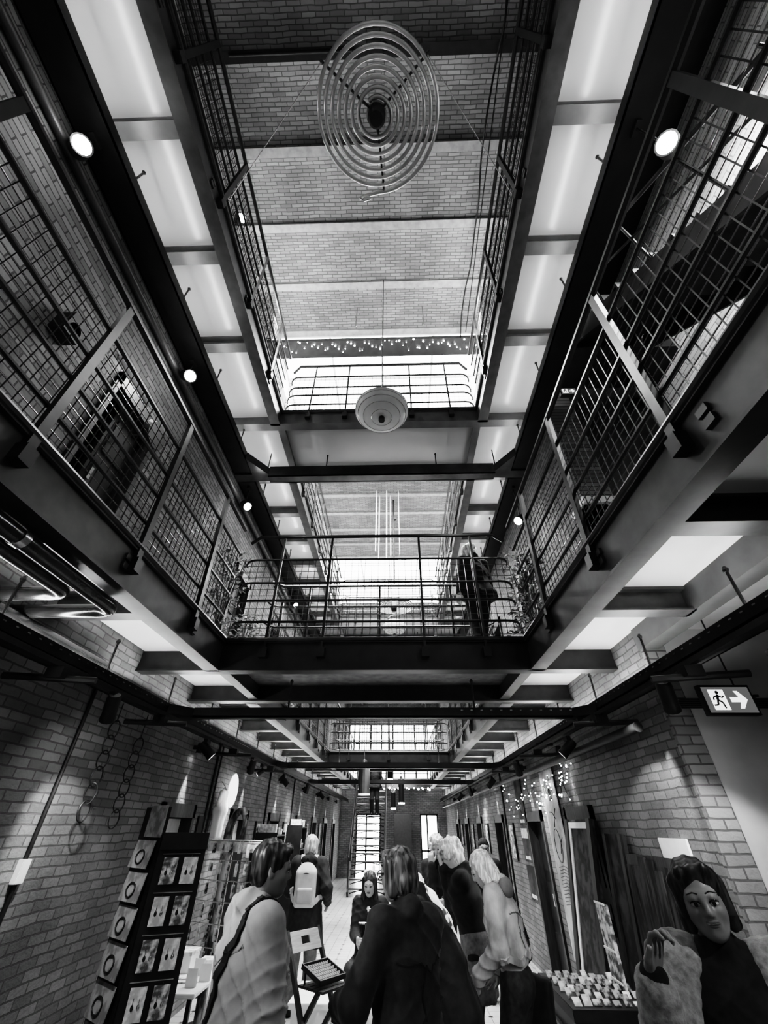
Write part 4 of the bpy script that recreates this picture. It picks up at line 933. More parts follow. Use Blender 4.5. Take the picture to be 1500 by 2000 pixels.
    if hood:
        c = SDF(); c.ell(nb-fx*.05*s-up2*.005*s, (.07*s, .03*s, .042*s), R2, .03); c.cap(nb+sx*.055*s, nb+fx*.04*s+sx*.03*s-up2*.02*s, .028*s, .02*s); c.cap(nb-sx*.055*s, nb+fx*.04*s-sx*.03*s-up2*.02*s, .028*s, .02*s)
        P, Fq = c.mesh(vox, fn(.004)); np_obj('hood', P, Fq, hood, t)
    # ---- hair
    kind, hm = hair; c = SDF()
    EH = lambda q, r, k=.015, sub=False: c.ell(HP(*q), [z*hh for z in r], Rh, k, sub)
    KH = lambda a, q, ra, rb, k=.015: c.cap(HP(*a), HP(*q), ra*hh, rb*hh, k)
    hn = lambda X, Y, Z: .0022*(np.sin(X*170+np.sin(Z*30)*1.5)+np.sin(Y*150+np.sin(Z*26+2)*1.5))
    if kind == 'cap': EH((0, -.06, .16), (.37, .44, .39)); EH((0, .4, -.28), (.6, .42, .52), .01, True)
    else:
        EH((0, -.08, .16), (.385, .45, .395))
        if kind == 'short':
            EH((0, -.2, -.08), (.35, .3, .36)); KH((-.1, .26, .4), (.2, .3, .36), .1, .1)
            for sg in (1, -1): KH((sg*.33, .02, .15), (sg*.34, .04, -.05), .06, .035)
        if kind == 'bob':
            for sg in (1, -1): KH((sg*.29, .0, .2), (sg*.34, .0, -.36), .15, .1); KH((sg*.28, .14, .3), (sg*.36, .1, -.2), .09, .05)
            EH((0, -.26, -.14), (.37, .26, .4)); KH((-.2, .24, .4), (.22, .28, .38), .1, .08)
        if kind == 'long':
            for sg in (1, -1): KH((sg*.3, .0, .2), (sg*.37, .06, -.5), .14, .13); KH((sg*.37, .06, -.5), (sg*.34, .16, -1.15), .13, .08); KH((sg*.3, .16, .3), (sg*.36, .16, -.3), .08, .07)
            EH((0, -.28, -.2), (.38, .26, .5)); KH((-.2, -.3, -.5), (-.1, -.3, -1.0), .2, .12); KH((.2, -.3, -.5), (.1, -.3, -1.0), .2, .12)
        if kind == 'curly':
            r2 = random.Random(len(label))
            for i in range(70):
                a, z = r2.uniform(0, 2*PI), r2.uniform(-.45, .95); q = Vector((math.cos(a)*.4*math.sqrt(max(0, 1-z*z)), math.sin(a)*.46*math.sqrt(max(0, 1-z*z))-.08, z*.44+.12))
                if q.y > .22 and q.z < .28: continue
                EH(q, [r2.uniform(.08, .13)]*3, .012)
            EH((0, -.25, -.15), (.38, .26, .4))
        b2 = (0, .44, -.22) if kind != 'bob' else (0, .45, -.2)
        EH(b2, (.3, .32, .5), .012, True)
    P, Fq = c.mesh(hvox, hn); np_obj('hair', P, Fq, hm, t)
    if glasses:
        m = MB()
        for sg in (1, -1):
            m.tube([HP(sg*.16+.12*math.cos(a), .44, .0+.095*math.sin(a)) for a in [2*PI*q/16 for q in range(16)]], .012*hh, 5, closed=True); m.tube([HP(sg*.28, .42, .03), HP(sg*.37, 0, .04)], .014*hh, 5)
        m.tube([HP(-.05, .45, .02), HP(.05, .45, .02)], .012*hh, 5); m.build('glasses', M_BLACKPAINT, t)
    return t, dict(hc=hc, Rh=Rh, hh=hh, wR=wR, wL=wL, SR=SR, SL=SL, che=che, pel=pel, nb=nb, fx=fx, sx=sx, up=up2, eR=eR, eL=eL, sho=sho)

def strap(t, garment, pts, w, mat, name='strap', off=.006, th=.01, n=40):
    """ribbon laid on the surface of a garment mesh, both in the thing's local frame"""
    me = garment.data; bv = BVHTree.FromPolygons([v.co for v in me.vertices], [p.vertices for p in me.polygons])
    P = bend([Vector(p) for p in pts], .08, 8); L = [0]
    for a, b in zip(P[:-1], P[1:]): L.append(L[-1]+(b-a).length)
    out = []
    for i in range(n+1):
        d = L[-1]*i/n; k = max(j for j in range(len(L)) if L[j] <= d+1e-9); k = min(k, len(P)-2)
        q = P[k].lerp(P[k+1], (d-L[k])/max(1e-6, L[k+1]-L[k])); h = bv.find_nearest(q); out.append((h[0]+h[1]*off, h[1]))
    m = MB()
    for (a, na), (b, nb_) in zip(out[:-1], out[1:]): m.bar(a-(b-a)*.25, b+(b-a)*.25, w, th, up=tuple((na+nb_).normalized()))
    return m.build(name, mat, t)
def child(t, name): return next(c for c in t.children if c.name.split('.')[0] in (('coat', 'shirt') if name in ('coat', 'shirt') else (name,)))
C_LIGHT = grey('linen_shirt_light', .31, .85, var=.12, scale=18, bump=.15)
C_DARK = grey('dark_jacket_cloth', .022, .75, var=.4, scale=30, bump=.2, sheen=.1)
C_BLACK = grey('black_knit', .012, .8, var=.4, scale=30, sheen=.05)
C_COAT = grey('charcoal_coat', .025, .8, var=.4, scale=20)
C_GREY = grey('grey_trousers', .22, .85, var=.2, scale=25)
C_JEAN = grey('dark_jeans', .03, .8, var=.5, scale=30)
C_DENIM = mottled('pale_denim', .22, .5, 9, 8, .85, (1, 1, .6), .35, .65); C_SEAM = grey('seam_stitching', .12, .8)
C_SKIRT = grey('grey_skirt', .14, .85, var=.3, scale=40)
C_FUZZ = grey('fuzzy_grey_coat', .26, .95, var=.35, scale=45, bump=.5, sheen=.3)
C_PRINT = mottled('printed_blouse', .06, .8, 14, 2, .8, (1, 1, 1), .4, .45)
C_MOTIF = grey('dark_sweater', .014, .9, var=.4, scale=40)
R_ = math.radians; C_SEAMA = grey('shirt_seam', .2, .85)
# A: short-haired person in a light shirt at the left
tA, a = person('person with short dark hair in a loose light shirt with cross-body strap', (-.67, 2.62, 0), R_(-54), 1.53, ('short', H_DARK), C_LIGHT, C_JEAN,
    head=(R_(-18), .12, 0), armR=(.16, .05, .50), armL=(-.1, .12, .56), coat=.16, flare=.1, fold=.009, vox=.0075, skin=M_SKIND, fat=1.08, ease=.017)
strap(tA, child(tA, 'shirt'), [a['SR']-a['sx']*.055+Vector((0, .06, .06)), a['SR']-a['sx']*.06+Vector((0, -.02, .07)), a['SR']-a['sx']*.06-a['fx']*.1, a['che']-a['fx']*.2+a['sx']*.07, a['pel']-a['fx']*.25-a['sx']*.09+Vector((0, 0, .05)), a['pel']-a['sx']*.3-Vector((0, 0, .04))], .034, C_BLACK, 'bag_strap')
S_ = child(tA, 'shirt')
strap(tA, S_, [a['SL']-a['fx']*.1-Vector((0, 0, .05)), a['che']-a['fx']*.25+Vector((0, 0, .05)), a['SR']-a['fx']*.1-Vector((0, 0, .05))], .005, C_SEAMA, 'yoke_seam', .0, .003)
c_ = SDF(); c_.cap(a['nb']-a['fx']*.028+a['sx']*.03-a['up']*.004, a['nb']-a['fx']*.028-a['sx']*.03-a['up']*.004, .045, k=.02); c_.cap(a['nb']+a['sx']*.05-a['up']*.01, a['nb']+a['sx']*.035+a['fx']*.05-a['up']*.035, .026, .018); c_.cap(a['nb']-a['sx']*.05-a['up']*.01, a['nb']-a['sx']*.035+a['fx']*.05-a['up']*.035, .026, .018)
P, Fq = c_.mesh(.007); np_obj('collar', P, Fq, C_LIGHT, tA)
# B: the dark jacket in the centre
tB, a = person('person in dark jacket with chin-length brown hair and glasses, back turned, centre', (.03, 2.74, 0), R_(36), 1.50, ('bob', H_BROWN), C_DARK, C_JEAN,
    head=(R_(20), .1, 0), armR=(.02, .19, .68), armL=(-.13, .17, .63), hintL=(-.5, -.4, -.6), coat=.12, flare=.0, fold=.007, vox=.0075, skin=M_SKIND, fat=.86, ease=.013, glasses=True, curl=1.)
J_ = child(tB, 'coat')
strap(tB, J_, [a['SL']-a['fx']*.12-Vector((0, 0, .1)), a['che']-a['fx']*.25-Vector((0, 0, .0)), a['SR']-a['fx']*.12-Vector((0, 0, .1))], .005, C_BLACK, 'yoke_seam', .001, .004)
strap(tB, J_, [a['che']-a['fx']*.25-Vector((0, 0, .01)), a['pel']-a['fx']*.3-Vector((0, 0, .1))], .005, C_BLACK, 'back_seam', .001, .004)
# C: backpack
tC, a = person('person in dark coat with pale hair and pale backpack, walking away at left', (-1.12, 6.7, 0), R_(6), 1.49, ('bob', H_BLOND), C_COAT, C_GREY, coat=.17, flare=.012, fat=1.12, vox=.011,
    hood=C_COAT, armR=(.17, .05, .58), armL=(-.12, .16, .62), legs=(((.06, .02), 0.), ((-.06, -.04), 0.)), head=(0, .1, 0), ease=.016)
bp = thing('backpack', 'pale grey backpack worn by the coated person at left', 'backpack', tC.location, R_(6))
c0 = a['che']-a['fx']*.16+Vector((-.015, 0, -.05)); s = SDF(); s.rbox(c0-Vector((0, 0, .03)), (.085, .035, .13), .04, k=.03); s.ell(c0+Vector((0, 0, .12)), (.105, .06, .085), None, .04)
M_BAG = grey('backpack_pale', .55, .7, var=.1, scale=15)
P, Fq = s.mesh(.009); np_obj('bag_body', P, Fq, M_BAG, bp)
s = SDF(); s.rbox(c0+Vector((0, -.08, -.09)), (.07, .012, .045), .022); P, Fq = s.mesh(.008); np_obj('front_pocket', P, Fq, grey('backpack_pocket', .4, .7, var=.1), bp)
for z in (.105, -.035): MB().tube([c0+Vector((-.1, -.06, z-.01)), c0+Vector((0, -.08, z)), c0+Vector((.1, -.06, z-.01))], .005, 5).build('zip', C_COAT, bp)
for sg in (1, -1): strap(bp, child(tC, 'coat'), [c0+Vector((sg*.06, .02, .2)), a['sho']+a['sx']*sg*.085+Vector((0, -.02, .09)), a['sho']+a['sx']*sg*.09+Vector((0, .1, 0)), a['SR']*(sg > 0)+a['SL']*(sg < 0)+Vector((sg*.0, .1, -.12)), c0+Vector((sg*.16, .08, -.12)), c0+Vector((sg*.11, .03, -.16))], .045, M_BAG, 'shoulder_strap', .004, .012)
MB().tube(bend([c0+Vector((-.03, 0, .19)), c0+Vector((0, -.01, .25)), c0+Vector((.03, 0, .19))], .02), .009, 6).build('grab_handle', C_COAT, bp)
# D: dark figure stooping to the left
person('person all in black stooping over the stall, back to the viewer, head hidden', (.34, 3.75, 0), R_(82), 1.5, ('curly', H_BROWN), C_BLACK, C_BLACK, lean=.38, bend=.2, coat=.05, flare=.01, armR=(.1, .25, .55), armL=(-.06, .3, .58), fat=1., vox=.01, head=(0, -.1, 0), fold=.006, ease=.012)
# E: far curly woman
person('person in black with pale curly hair, hand at chin, beyond the stalls', (.47, 6.4, 0), R_(165), 1.5, ('curly', H_BLOND), C_BLACK, C_BLACK, armR=(.03, .11, .83), armL=(-.06, .16, .63), head=(.1, .25, 0), vox=.01, curl=1.2, hndR=((0.1, .1, 1), (0, -1, .2)))
# F: dark top and grey skirt
person('person in black top and grey mini skirt raising a hand to the face', (.62, 4.75, 0), R_(72), 1.52, ('curly', H_BLOND), C_BLACK, C_BLACK, armR=(.02, .13, .87), armL=(-.03, .15, .86), head=(0, .3, 0), lean=.05, bend=.12, skirt=.15, extra=C_SKIRT, coat=-.02, flare=0, vox=.009, curl=.6, hndR=((0, .3, 1), (0, -1, .3)), hndL=((0, .3, 1), (0, -1, .3)), fat=1.)
# G: pale denim jacket
tG, a = person('blonde person in pale denim jacket and dark jeans looking down at the stall', (.79, 4.12, 0), R_(64), 1.47, ('long', H_BLOND), C_DENIM, C_JEAN, head=(.35, .4, 0), lean=.06, bend=.12, armR=(.12, .12, .54), armL=(-.13, .14, .55), coat=-.045, flare=.02, fold=.0065, vox=.0075, hood=grey('grey_hood', .16, .8), fat=.92, ease=.012)
J_ = child(tG, 'shirt')
strap(tG, J_, [a['SL']-a['fx']*.12-Vector((0, 0, .08)), a['che']-a['fx']*.25+Vector((0, 0, .02)), a['SR']-a['fx']*.12-Vector((0, 0, .08))], .007, C_SEAM, 'yoke_seam', .0, .004)
for q in (-.06, .06): strap(tG, J_, [a['che']-a['fx']*.25+a['sx']*q, a['pel']-a['fx']*.3+a['sx']*q*.8+Vector((0, 0, .06))], .006, C_SEAM, 'back_seam', .0, .004)
strap(tG, J_, [a['pel']+a['sx']*.3*math.cos(w_)+a['fx']*.3*math.sin(w_)+Vector((0, 0, .075)) for w_ in [PI*1.0+PI*k/6 for k in range(7)]], .035, C_DENIM, 'waistband', .002, .008)
for e_, w_ in ((a['eR'], a['wR']), (a['eL'], a['wL'])):
    d_ = (w_-e_).normalized(); MB().tube([w_-d_*.05, w_-d_*.046, w_-d_*.008, w_-d_*.004], [.037, .04, .039, .036], 14).build('cuff', C_DENIM, tG, smooth=True)
bg = thing('shoulder_bag', 'dark soft shoulder bag hanging at the hip of the blonde person', 'bag', tG.location, R_(64))
c0 = a['pel']+a['sx']*.2+Vector((0, -.05, -.03)); s = SDF(); s.rbox(c0-Vector((0, 0, .08)), (.02, .09, .09), .035); P, Fq = s.mesh(.01, lambda X, Y, Z: .006*np.sin(Y*40+Z*25)); np_obj('bag_body', P, Fq, C_BLACK, bg)
strap(bg, child(tG, 'shirt'), [c0+Vector((.0, .09, .04)), a['SR']+Vector((.02, .1, -.1)), a['SR']-a['sx']*.03+Vector((0, .02, .07)), a['SR']-a['sx']*.03+Vector((0, -.04, .05)), a['SR']+Vector((.0, -.12, -.12)), c0+Vector((.0, -.09, .04))], .04, C_BLACK, 'strap')
# H: capped figure behind
person('person in black cap and dark clothes, half hidden behind others at right', (1.16, 7.2, 0), R_(170), 1.46, ('cap', C_BLACK), C_BLACK, C_BLACK, head=(.1, .1, 0), vox=.012, glasses=True)
# I: seated vendor
tI, a = person('seated vendor with long dark hair and dark jacket facing the viewer', (-.33, 6.42, 0), R_(172), 1.5, ('long', H_DARK), C_BLACK, C_JEAN, seat=True, legs=(((.08, .26), 0.), ((-.08, .26), 0.)), armR=(.05, .2, .43), armL=(-.05, .2, .43), head=(0, .3, 0), vox=.01, coat=.0, flare=0, fat=.95)
s = SDF(); s.ell(a['che']+a['fx']*.07-a['up']*.0, (.055, .055, .13), None); P, Fq = s.mesh(.009); np_obj('blouse_front', P, Fq, M_CLOTHW, tI)
# J: patterned blouse
person('person in pale blouse printed with dark rings, bending over the stall', (.42, 5.3, 0), R_(95), 1.46, ('curly', H_BROWN), C_PRINT, C_JEAN, lean=.4, bend=.3, armR=(.08, .3, .5), armL=(-.08, .3, .5), head=(0, .1, 0), vox=.01, coat=.03, flare=.01, fat=1.)
# R: close figure at the right edge
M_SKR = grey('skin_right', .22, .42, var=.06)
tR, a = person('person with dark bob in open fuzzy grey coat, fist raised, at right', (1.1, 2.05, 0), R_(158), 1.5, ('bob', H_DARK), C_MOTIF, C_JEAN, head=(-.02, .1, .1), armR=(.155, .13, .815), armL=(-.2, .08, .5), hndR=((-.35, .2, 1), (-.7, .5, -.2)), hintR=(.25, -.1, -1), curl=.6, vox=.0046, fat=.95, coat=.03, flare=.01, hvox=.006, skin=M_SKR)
# open coat over the sweater: back, fronts and sleeves
c = SDF(); sh = 1.5; o = .03*sh; fx, sx_, up_ = a['fx'], a['sx'], a['up']
for sg in (1, -1):
    c.cap(a['che']+sx_*sg*.06*sh-fx*.012, a['pel']+sx_*sg*.075*sh-Vector((0, 0, .14*sh)), .06*sh+.012, .068*sh+.012, .04)
c.cap(a['SR']-sx_*.01, a['SL']+sx_*.01, .038*sh+.02, k=.04)
for S_, E_, W_ in ((a['SR'], a['eR'], a['wR']), (a['SL'], a['eL'], a['wL'])): c.cap(S_, E_, .034*sh+o*.8, .033*sh+o*.6, .03); c.cap(E_, E_+(W_-E_)*.86, .033*sh+o*.6, .027*sh+o*.45, .02)
c.ell(a['nb']+fx*.07+up_*.04, (.08, .11, .1), None, .02, True)
c.cap(a['sho']+fx*.15-up_*.03, a['pel']+fx*.16-Vector((0, 0, .3)), .07, .09, .02, True)
fz = lambda X, Y, Z: .004*(np.sin(X*95+np.sin(Z*70)*2)*np.sin(Y*90+1)*np.sin(Z*85)+.8*np.sin(X*21+Z*9)*np.sin(Y*17+Z*13))
P, Fq = c.mesh(.008, fz); np_obj('open_coat', P, Fq, C_FUZZ, tR)
m = MB(); r2 = random.Random(3); bv = BVHTree.FromPolygons([v.co for v in child(tR, 'shirt').data.vertices], [p.vertices for p in child(tR, 'shirt').data.polygons])
for i in range(16):
    q = a['che']+fx*.3+sx_*r2.uniform(-.08, .05)-Vector((0, 0, .05+r2.uniform(0, .07))); h_ = bv.find_nearest(q); m.ball(h_[0], r2.uniform(.008, .015), 8, (1, .5, 1))
m.build('floral_motif', grey('motif_grey', .25, .8), tR)
# K: on the bridge
person('grey-haired person in dark clothes walking on the first floor bridge', (.98, 4.45, F1), R_(20), 1.5, ('curly', H_GREY), C_BLACK, C_BLACK, legs=(((.06, .15), 0.), ((-.09, -.12), 0.0)), armR=(.13, .06, .5), armL=(-.17, -.02, .5), vox=.01, head=(-.2, .2, 0), fat=.98)
# L: coming down the far stair
person('small distant person in dark clothes standing on the far open staircase', (-.8, 17.05, 1.88), R_(178), 1.5, ('short', H_DARK), C_COAT, C_BLACK, armR=(.16, .1, .62), armL=(-.16, .1, .62), vox=.014)
# ------------------------------------------------------------------ stalls on the left
M_CARD = mottled('kraft_card', .16, .3, 14, 4, .8); M_CARDW = mottled('pale_card', .5, .8, 20, 4, .7); M_BEAD = grey('dark_beads', .02, .3)
M_CARDP = mottled('picture_card', .1, .7, 18, 5, .6)
def frame2(p, q):
    """local frame of a vertical panel from p to q (xy): origin p, u along, n outward (towards the viewer)"""
    p, q = Vector((*p, 0)), Vector((*q, 0)); u = (q-p).normalized(); return p, u, Vector((u.y, -u.x, 0)), (q-p).length
def card(t_label, p, u, n, s, z, w, h, mat, deco, group, lean=.04):
    c = p+u*s+n*(.014+lean*h*1.1)+Vector((0, 0, z)); t = thing('jewellery_card', t_label, 'card', c, 0, group)
    up = (Vector((0, 0, 1))-n*lean*2).normalized(); M = Matrix((u, n, up)).transposed()
    part(MB().obox(c+n*.012, (w, .004, h), M), 'card_sheet', mat, t)
    f = c+n*.0165
    if deco == 'ring': part(MB().tube([f+u*w*.2*math.cos(a)+up*(h*.24*math.sin(a)-h*.1)+n*.003 for a in [2*PI*i/16 for i in range(16)]], .0055, 6, closed=True), 'necklace', M_BEAD, t)
    elif deco == 'drops':
        for o in (-.18, .18): part(MB().tube([f+u*w*o+up*h*.2, f+u*w*o], .0015, 4).ball(f+u*w*o-up*h*.08, h*.1, 8, (.7, .4, 1)), 'earring', M_BEAD if o < 0 else M_GALV, t)
    part(MB().tube([c+up*h*.5, c+up*(h*.5+.012)], .002, 4), 'hook', M_GALV, t)
    return t
t = thing('card_rack', 'tall black two-panel rack full of jewellery cards by the left wall', 'display rack', (-1.8, 4.0, 0))
pa, pb, pc = (-2.1, 4.16), (-1.80, 3.92), (-1.5, 4.06)
p, u, n, L = frame2(pa, pb); part(MB().bar(p+Vector((0, 0, .86)), p+u*L+Vector((0, 0, .86)), .02, 1.7), 'back_panel', M_BLACKPAINT, t)
part(MB().bar(p+n*.02+u*.12+Vector((0, 0, 1.62)), p+n*.02+u*L+Vector((0, 0, 1.62)), .012, .2), 'header_board', M_CARD, t)
cw = ('top', 'second', 'third', 'fourth', 'fifth', 'sixth', 'seventh', 'lowest')
for i in range(8):
    card('%s kraft card with necklace on the left panel of the black rack' % cw[i], p, u, n, L*.53, 1.42-i*.185, .3, .165, M_CARD, 'ring', 'kraft necklace cards', .08)
p, u, n, L = frame2(pb, pc); part(MB().bar(p+Vector((0, 0, .78)), p+u*L+Vector((0, 0, .78)), .02, 1.52), 'side_panel', M_BLACKPAINT, t)
part(MB().bar(p+n*.03+Vector((0, 0, 1.5)), p+u*L+n*.03+Vector((0, 0, 1.5)), .05, .1), 'header_box', M_BLACKPAINT, t)
for i in range(6):
    for j in range(2):
        card('%s %s pale card on the right panel of the black rack' % (cw[i] if i < 5 else 'lowest', ('left', 'right')[j]), p, u, n, L*(.3+.42*j), 1.33-i*.215, .1, .15, M_CARDW if (i+j) % 2 else M_CARDP, 'drops', 'pale cards on the rack')
    part(MB().tube([p+u*L*.1+n*.012+Vector((0, 0, 1.425-i*.215)), p+u*L*.9+n*.012+Vector((0, 0, 1.425-i*.215))], .004, 5), 'peg_bar', M_GALV, t)
# wire rack with hanging earrings
t = thing('wire_rack', 'see-through wire rack hung with small jewellery behind the table', 'display rack', (-1.75, 5.55, 0))
p, u, n, L = frame2((-2.15, 5.75), (-1.4, 5.4))
for s in (0, L*.5, L): part(MB().tube([p+u*s, p+u*s+Vector((0, 0, 1.46))], .01, 6), 'upright', M_GALV, t)
for i in range(7): part(MB().tube([p+u*0+Vector((0, 0, .5+i*.16)), p+u*L+Vector((0, 0, .5+i*.16))], .005, 5), 'cross_wire', M_GALV, t)
part(MB().bar(p-n*.03+Vector((0, 0, 1.42)), p+u*L-n*.03+Vector((0, 0, 1.42)), .02, .1), 'top_board', M_CARDW, t)
r2 = random.Random(11); M_DRK = mottled('dark_trinket', .03, .4, 30)
for i in range(6):
    for j in range(7):
        c = p+u*(L*(j+.5)/7)+n*.02+Vector((0, 0, .5+(i+1)*.16)); h = r2.uniform(.07, .12); w = r2.uniform(.035, .06)
        o = MB().tube([c, c-Vector((0, 0, .02))], .002, 4).obox(c-Vector((0, 0, .02+h/2)), (w, .004, h), Matrix((u, n, Vector((0, 0, 1)))).transposed()).build('hanging_earring_card', (M_CARDW, M_DRK, M_CARDP)[r2.randrange(3)], loc=c)
        tag(o, 'small earring card on the wire rack, %s row from the bottom, %s from the left' % (ORD[i], ORD[j]), 'card', 'earring cards on the wire rack')
# white trestle table
def table(label, x0, x1, y0, y1, z, mat, legs=True, cloth=0., group='white tables', legmat=None):
    t = thing('table', label, 'table', ((x0+x1)/2, (y0+y1)/2, 0), 0, group)
    part(MB().box(x0, x1, y0, y1, z-.025, z), 'tabletop', mat, t, bevel=.004)
    for x in (x0+.05, x1-.05):
        for y in (y0+.06, y1-.06): part(MB().box(x-.015, x+.015, y-.015, y+.015, 0, z-.025), 'leg', legmat or M_STEEL, t)
    if cloth:
        m = MB(); nn = 24; ring = []
        per = [(x0, y0), (x1, y0), (x1, y1), (x0, y1)]
        for (ax, ay), (bx, by) in zip(per, per[1:]+per[:1]):
            for i in range(nn): ring.append((ax+(bx-ax)*i/nn, ay+(by-ay)*i/nn))
        cx, cy = (x0+x1)/2, (y0+y1)/2; vs = []; N_ = len(ring)
        for k, (dz, e) in enumerate(((0.003, 0), (-.02, .012), (-cloth, .03))):
            for i, (x, y) in enumerate(ring):
                w = .014*math.sin(i*1.35)*(k == 2); dx, dy = x-cx, y-cy; l = math.hypot(dx, dy); vs.append((x+dx/l*(e+w), y+dy/l*(e+w), z+dz))
        m.add(vs, [(k*N_+i, k*N_+(i+1) % N_, (k+1)*N_+(i+1) % N_, (k+1)*N_+i) for k in range(2) for i in range(N_)] + [tuple(range(N_))])
        o = m.build('tablecloth', M_CLOTHW, smooth=True, loc=(cx, cy, z)); tag(o, 'white cloth draped over the ' + label, 'tablecloth', 'white tablecloths')
    return t
table('narrow white table beside the jewellery rack at left', -2.05, -1.5, 4.45, 5.25, .62, M_WHITE)
def solid(nm, label, cat, x0, x1, y0, y1, z0, z1, mat, group=None, bevel=.003, lid=None):
    t = thing(nm, label, cat, ((x0+x1)/2, (y0+y1)/2, z0), 0, group); part(MB().box(x0, x1, y0, y1, z0, z1), 'body', mat, t, bevel=bevel)
    if lid: part(MB().box(x0-.004, x1+.004, y0-.004, y1+.004, z1-.02, z1+.004), 'lid', lid, t, bevel=.002)
    return t
solid('gift_box', 'larger white lidded box on the narrow white table', 'box', -1.98, -1.76, 4.95, 5.15, .62, .74, M_WHITE, 'white boxes', lid=M_CARDW)
solid('gift_box', 'smaller white lidded box on the narrow white table', 'box', -1.72, -1.6, 5.05, 5.18, .62, .68, M_WHITE, 'white boxes', lid=M_CARDW)
for i, (x, y) in enumerate(((-1.66, 4.9), (-1.55, 4.75), (-1.6, 4.6))):
    t = thing('price_card', '%s folded white card standing on the narrow white table from the back' % ORD[i], 'card', (x, y, .62), 0, 'folded cards')
    part(MB().bar((x-.04, y, .62+.05), (x+.04, y, .62+.05), .003, .1), 'front_leaf', M_WHITE, t); part(MB().bar((x-.04, y+.02, .62+.048), (x+.04, y+.02, .62+.048), .003, .096), 'back_leaf', M_WHITE, t)
for i, (x, y) in enumerate(((-1.85, 4.6), (-1.75, 4.75))):
    tag(MB().box(x-.08, x+.08, y-.06, y+.06, .62+.001, .628).build('paper_sheet', M_CARDP if i else M_CARDW, loc=(x, y, .62)), '%s flat printed sheet lying on the narrow white table' % ('nearer', 'farther')[i], 'paper', 'sheets on the white table')
# wall: hanging dress, round mirror, lamp, arch sculpture
t = thing('hanging_dress', 'small pale dress hanging on the left brick wall', 'dress', (-2.3, 6.45, 1.95))
s = SDF(); s.rbox((0, 0, -.1), (.02, .06, .09), .02, k=.05); s.rbox((0, 0, -.34), (.025, .09, .13), .02, None, .12); s.cap((0, -.06, -.04), (0, -.13, -.13), .03); s.cap((0, .06, -.04), (0, .13, -.13), .03)
P, Fq = s.mesh(.009, lambda X, Y, Z: .004*np.sin(Y*70)*np.clip(-Z*3, 0, 1)); np_obj('dress_cloth', P, Fq, M_CLOTHW, t)
part(MB().tube([(-2.3, 6.35, 1.95), (-2.3, 6.45, 2.0), (-2.3, 6.55, 1.95)], .004, 5).tube([(-2.3, 6.45, 2.0), (-2.36, 6.45, 2.06)], .003, 5), 'hanger', M_STEEL, t)
t = thing('round_mirror', 'round white disc hanging on the left brick wall beside the dress', 'mirror', (-2.37, 6.95, 1.99)); Mx = Matrix.Rotation(PI/2, 3, 'Y')
part(MB().lathe([(0, 0), (.19, 0), (.2, .01), (.19, .02), (0, .02)], 32, (-2.37, 6.95, 1.99), Mx), 'disc', emit('disc_painted_glow', 1.6), t); part(MB().tube([(-2.36, 6.95+.2*math.cos(a), 1.99+.2*math.sin(a)) for a in [2*PI*i/32 for i in range(32)]], .008, 6, closed=True), 'rim', M_WHITE, t)  # emission puts the brightness of the lit disc into its material
spot('small lamp lighting the round white disc on the left wall', (-2.05, 7.05, 2.2), (-2.4, 6.9, 1.9), 14, r=.03, L=.08, angle=80, top=Z1-.062)
t = thing('arch_sculpture', 'dark bent loop sculpture standing among the left stalls', 'sculpture', (-2.0, 6.2, 0))
pts = bend([(-2.0, 6.2, .02), (-2.04, 6.2, 1.2), (-2.06, 6.2, 1.62), (-1.93, 6.15, 1.78), (-1.84, 6.12, 1.66), (-1.87, 6.12, 1.5)], .12); part(MB().tube(pts, [.05]*6+[.055-.035*i/(len(pts)-7) for i in range(len(pts)-6)], 12), 'loop', mottled('driftwood', .02, .3, 12, stretch=(1, 1, .4)), t, smooth=True)
part(MB().lathe([(0, 0), (.16, 0), (.16, .03), (0, .03)], 20, (-2.0, 6.2, 0)), 'foot_plate', M_BLACKPAINT, t)
solid('wall_socket', 'small white socket box at the foot of the nearest conduit', 'socket', -2.4, -2.36, 3.3, 3.37, 1.3, 1.42, M_WHITE)
solid('sign_panel', 'small dark square panel on the left wall by the conduits', 'panel', -2.4, -2.375, 6.0, 6.16, 1.5, 1.68, M_BLACKPAINT)
# shelf stand further back with boxes
def shelf(label, x0, x1, y0, y1, H, n, items, group='dark shelf stands'):
    t = thing('shelf_stand', label, 'shelf', ((x0+x1)/2, (y0+y1)/2, 0), 0, group)
    for y in (y0, y1-.02): part(MB().box(x0, x1, y, y+.02, 0, H), 'side_panel', M_BLACKPAINT, t)
    for i in range(n):
        z = .1+(H-.15)*i/(n-1); part(MB().box(x0, x1, y0+.02, y1-.02, z, z+.02), 'shelf_board', M_BLACKPAINT, t)
        for j in range(items):
            y = y0+.06+(y1-y0-.2)*j/max(1, items-1); hgt = rnd.uniform(.07, .16)
            solid('display_box', 'pale box, %s shelf up, %s along, %s' % (ORD[i], ORD[j], label), 'box', x0+.04, x1-.05, y, y+.09, z+.022, z+.022+hgt, (M_WHITE, M_CARDW, M_CARD)[(i+j) % 3], 'display boxes', .002, M_CARDW)
shelf('dark shelf stand by the left wall', -2.36, -2.0, 8.5, 9.1, 1.5, 5, 3)
shelf('second dark shelf stand', -2.36, -2.05, 10.9, 11.5, 1.6, 5, 3)
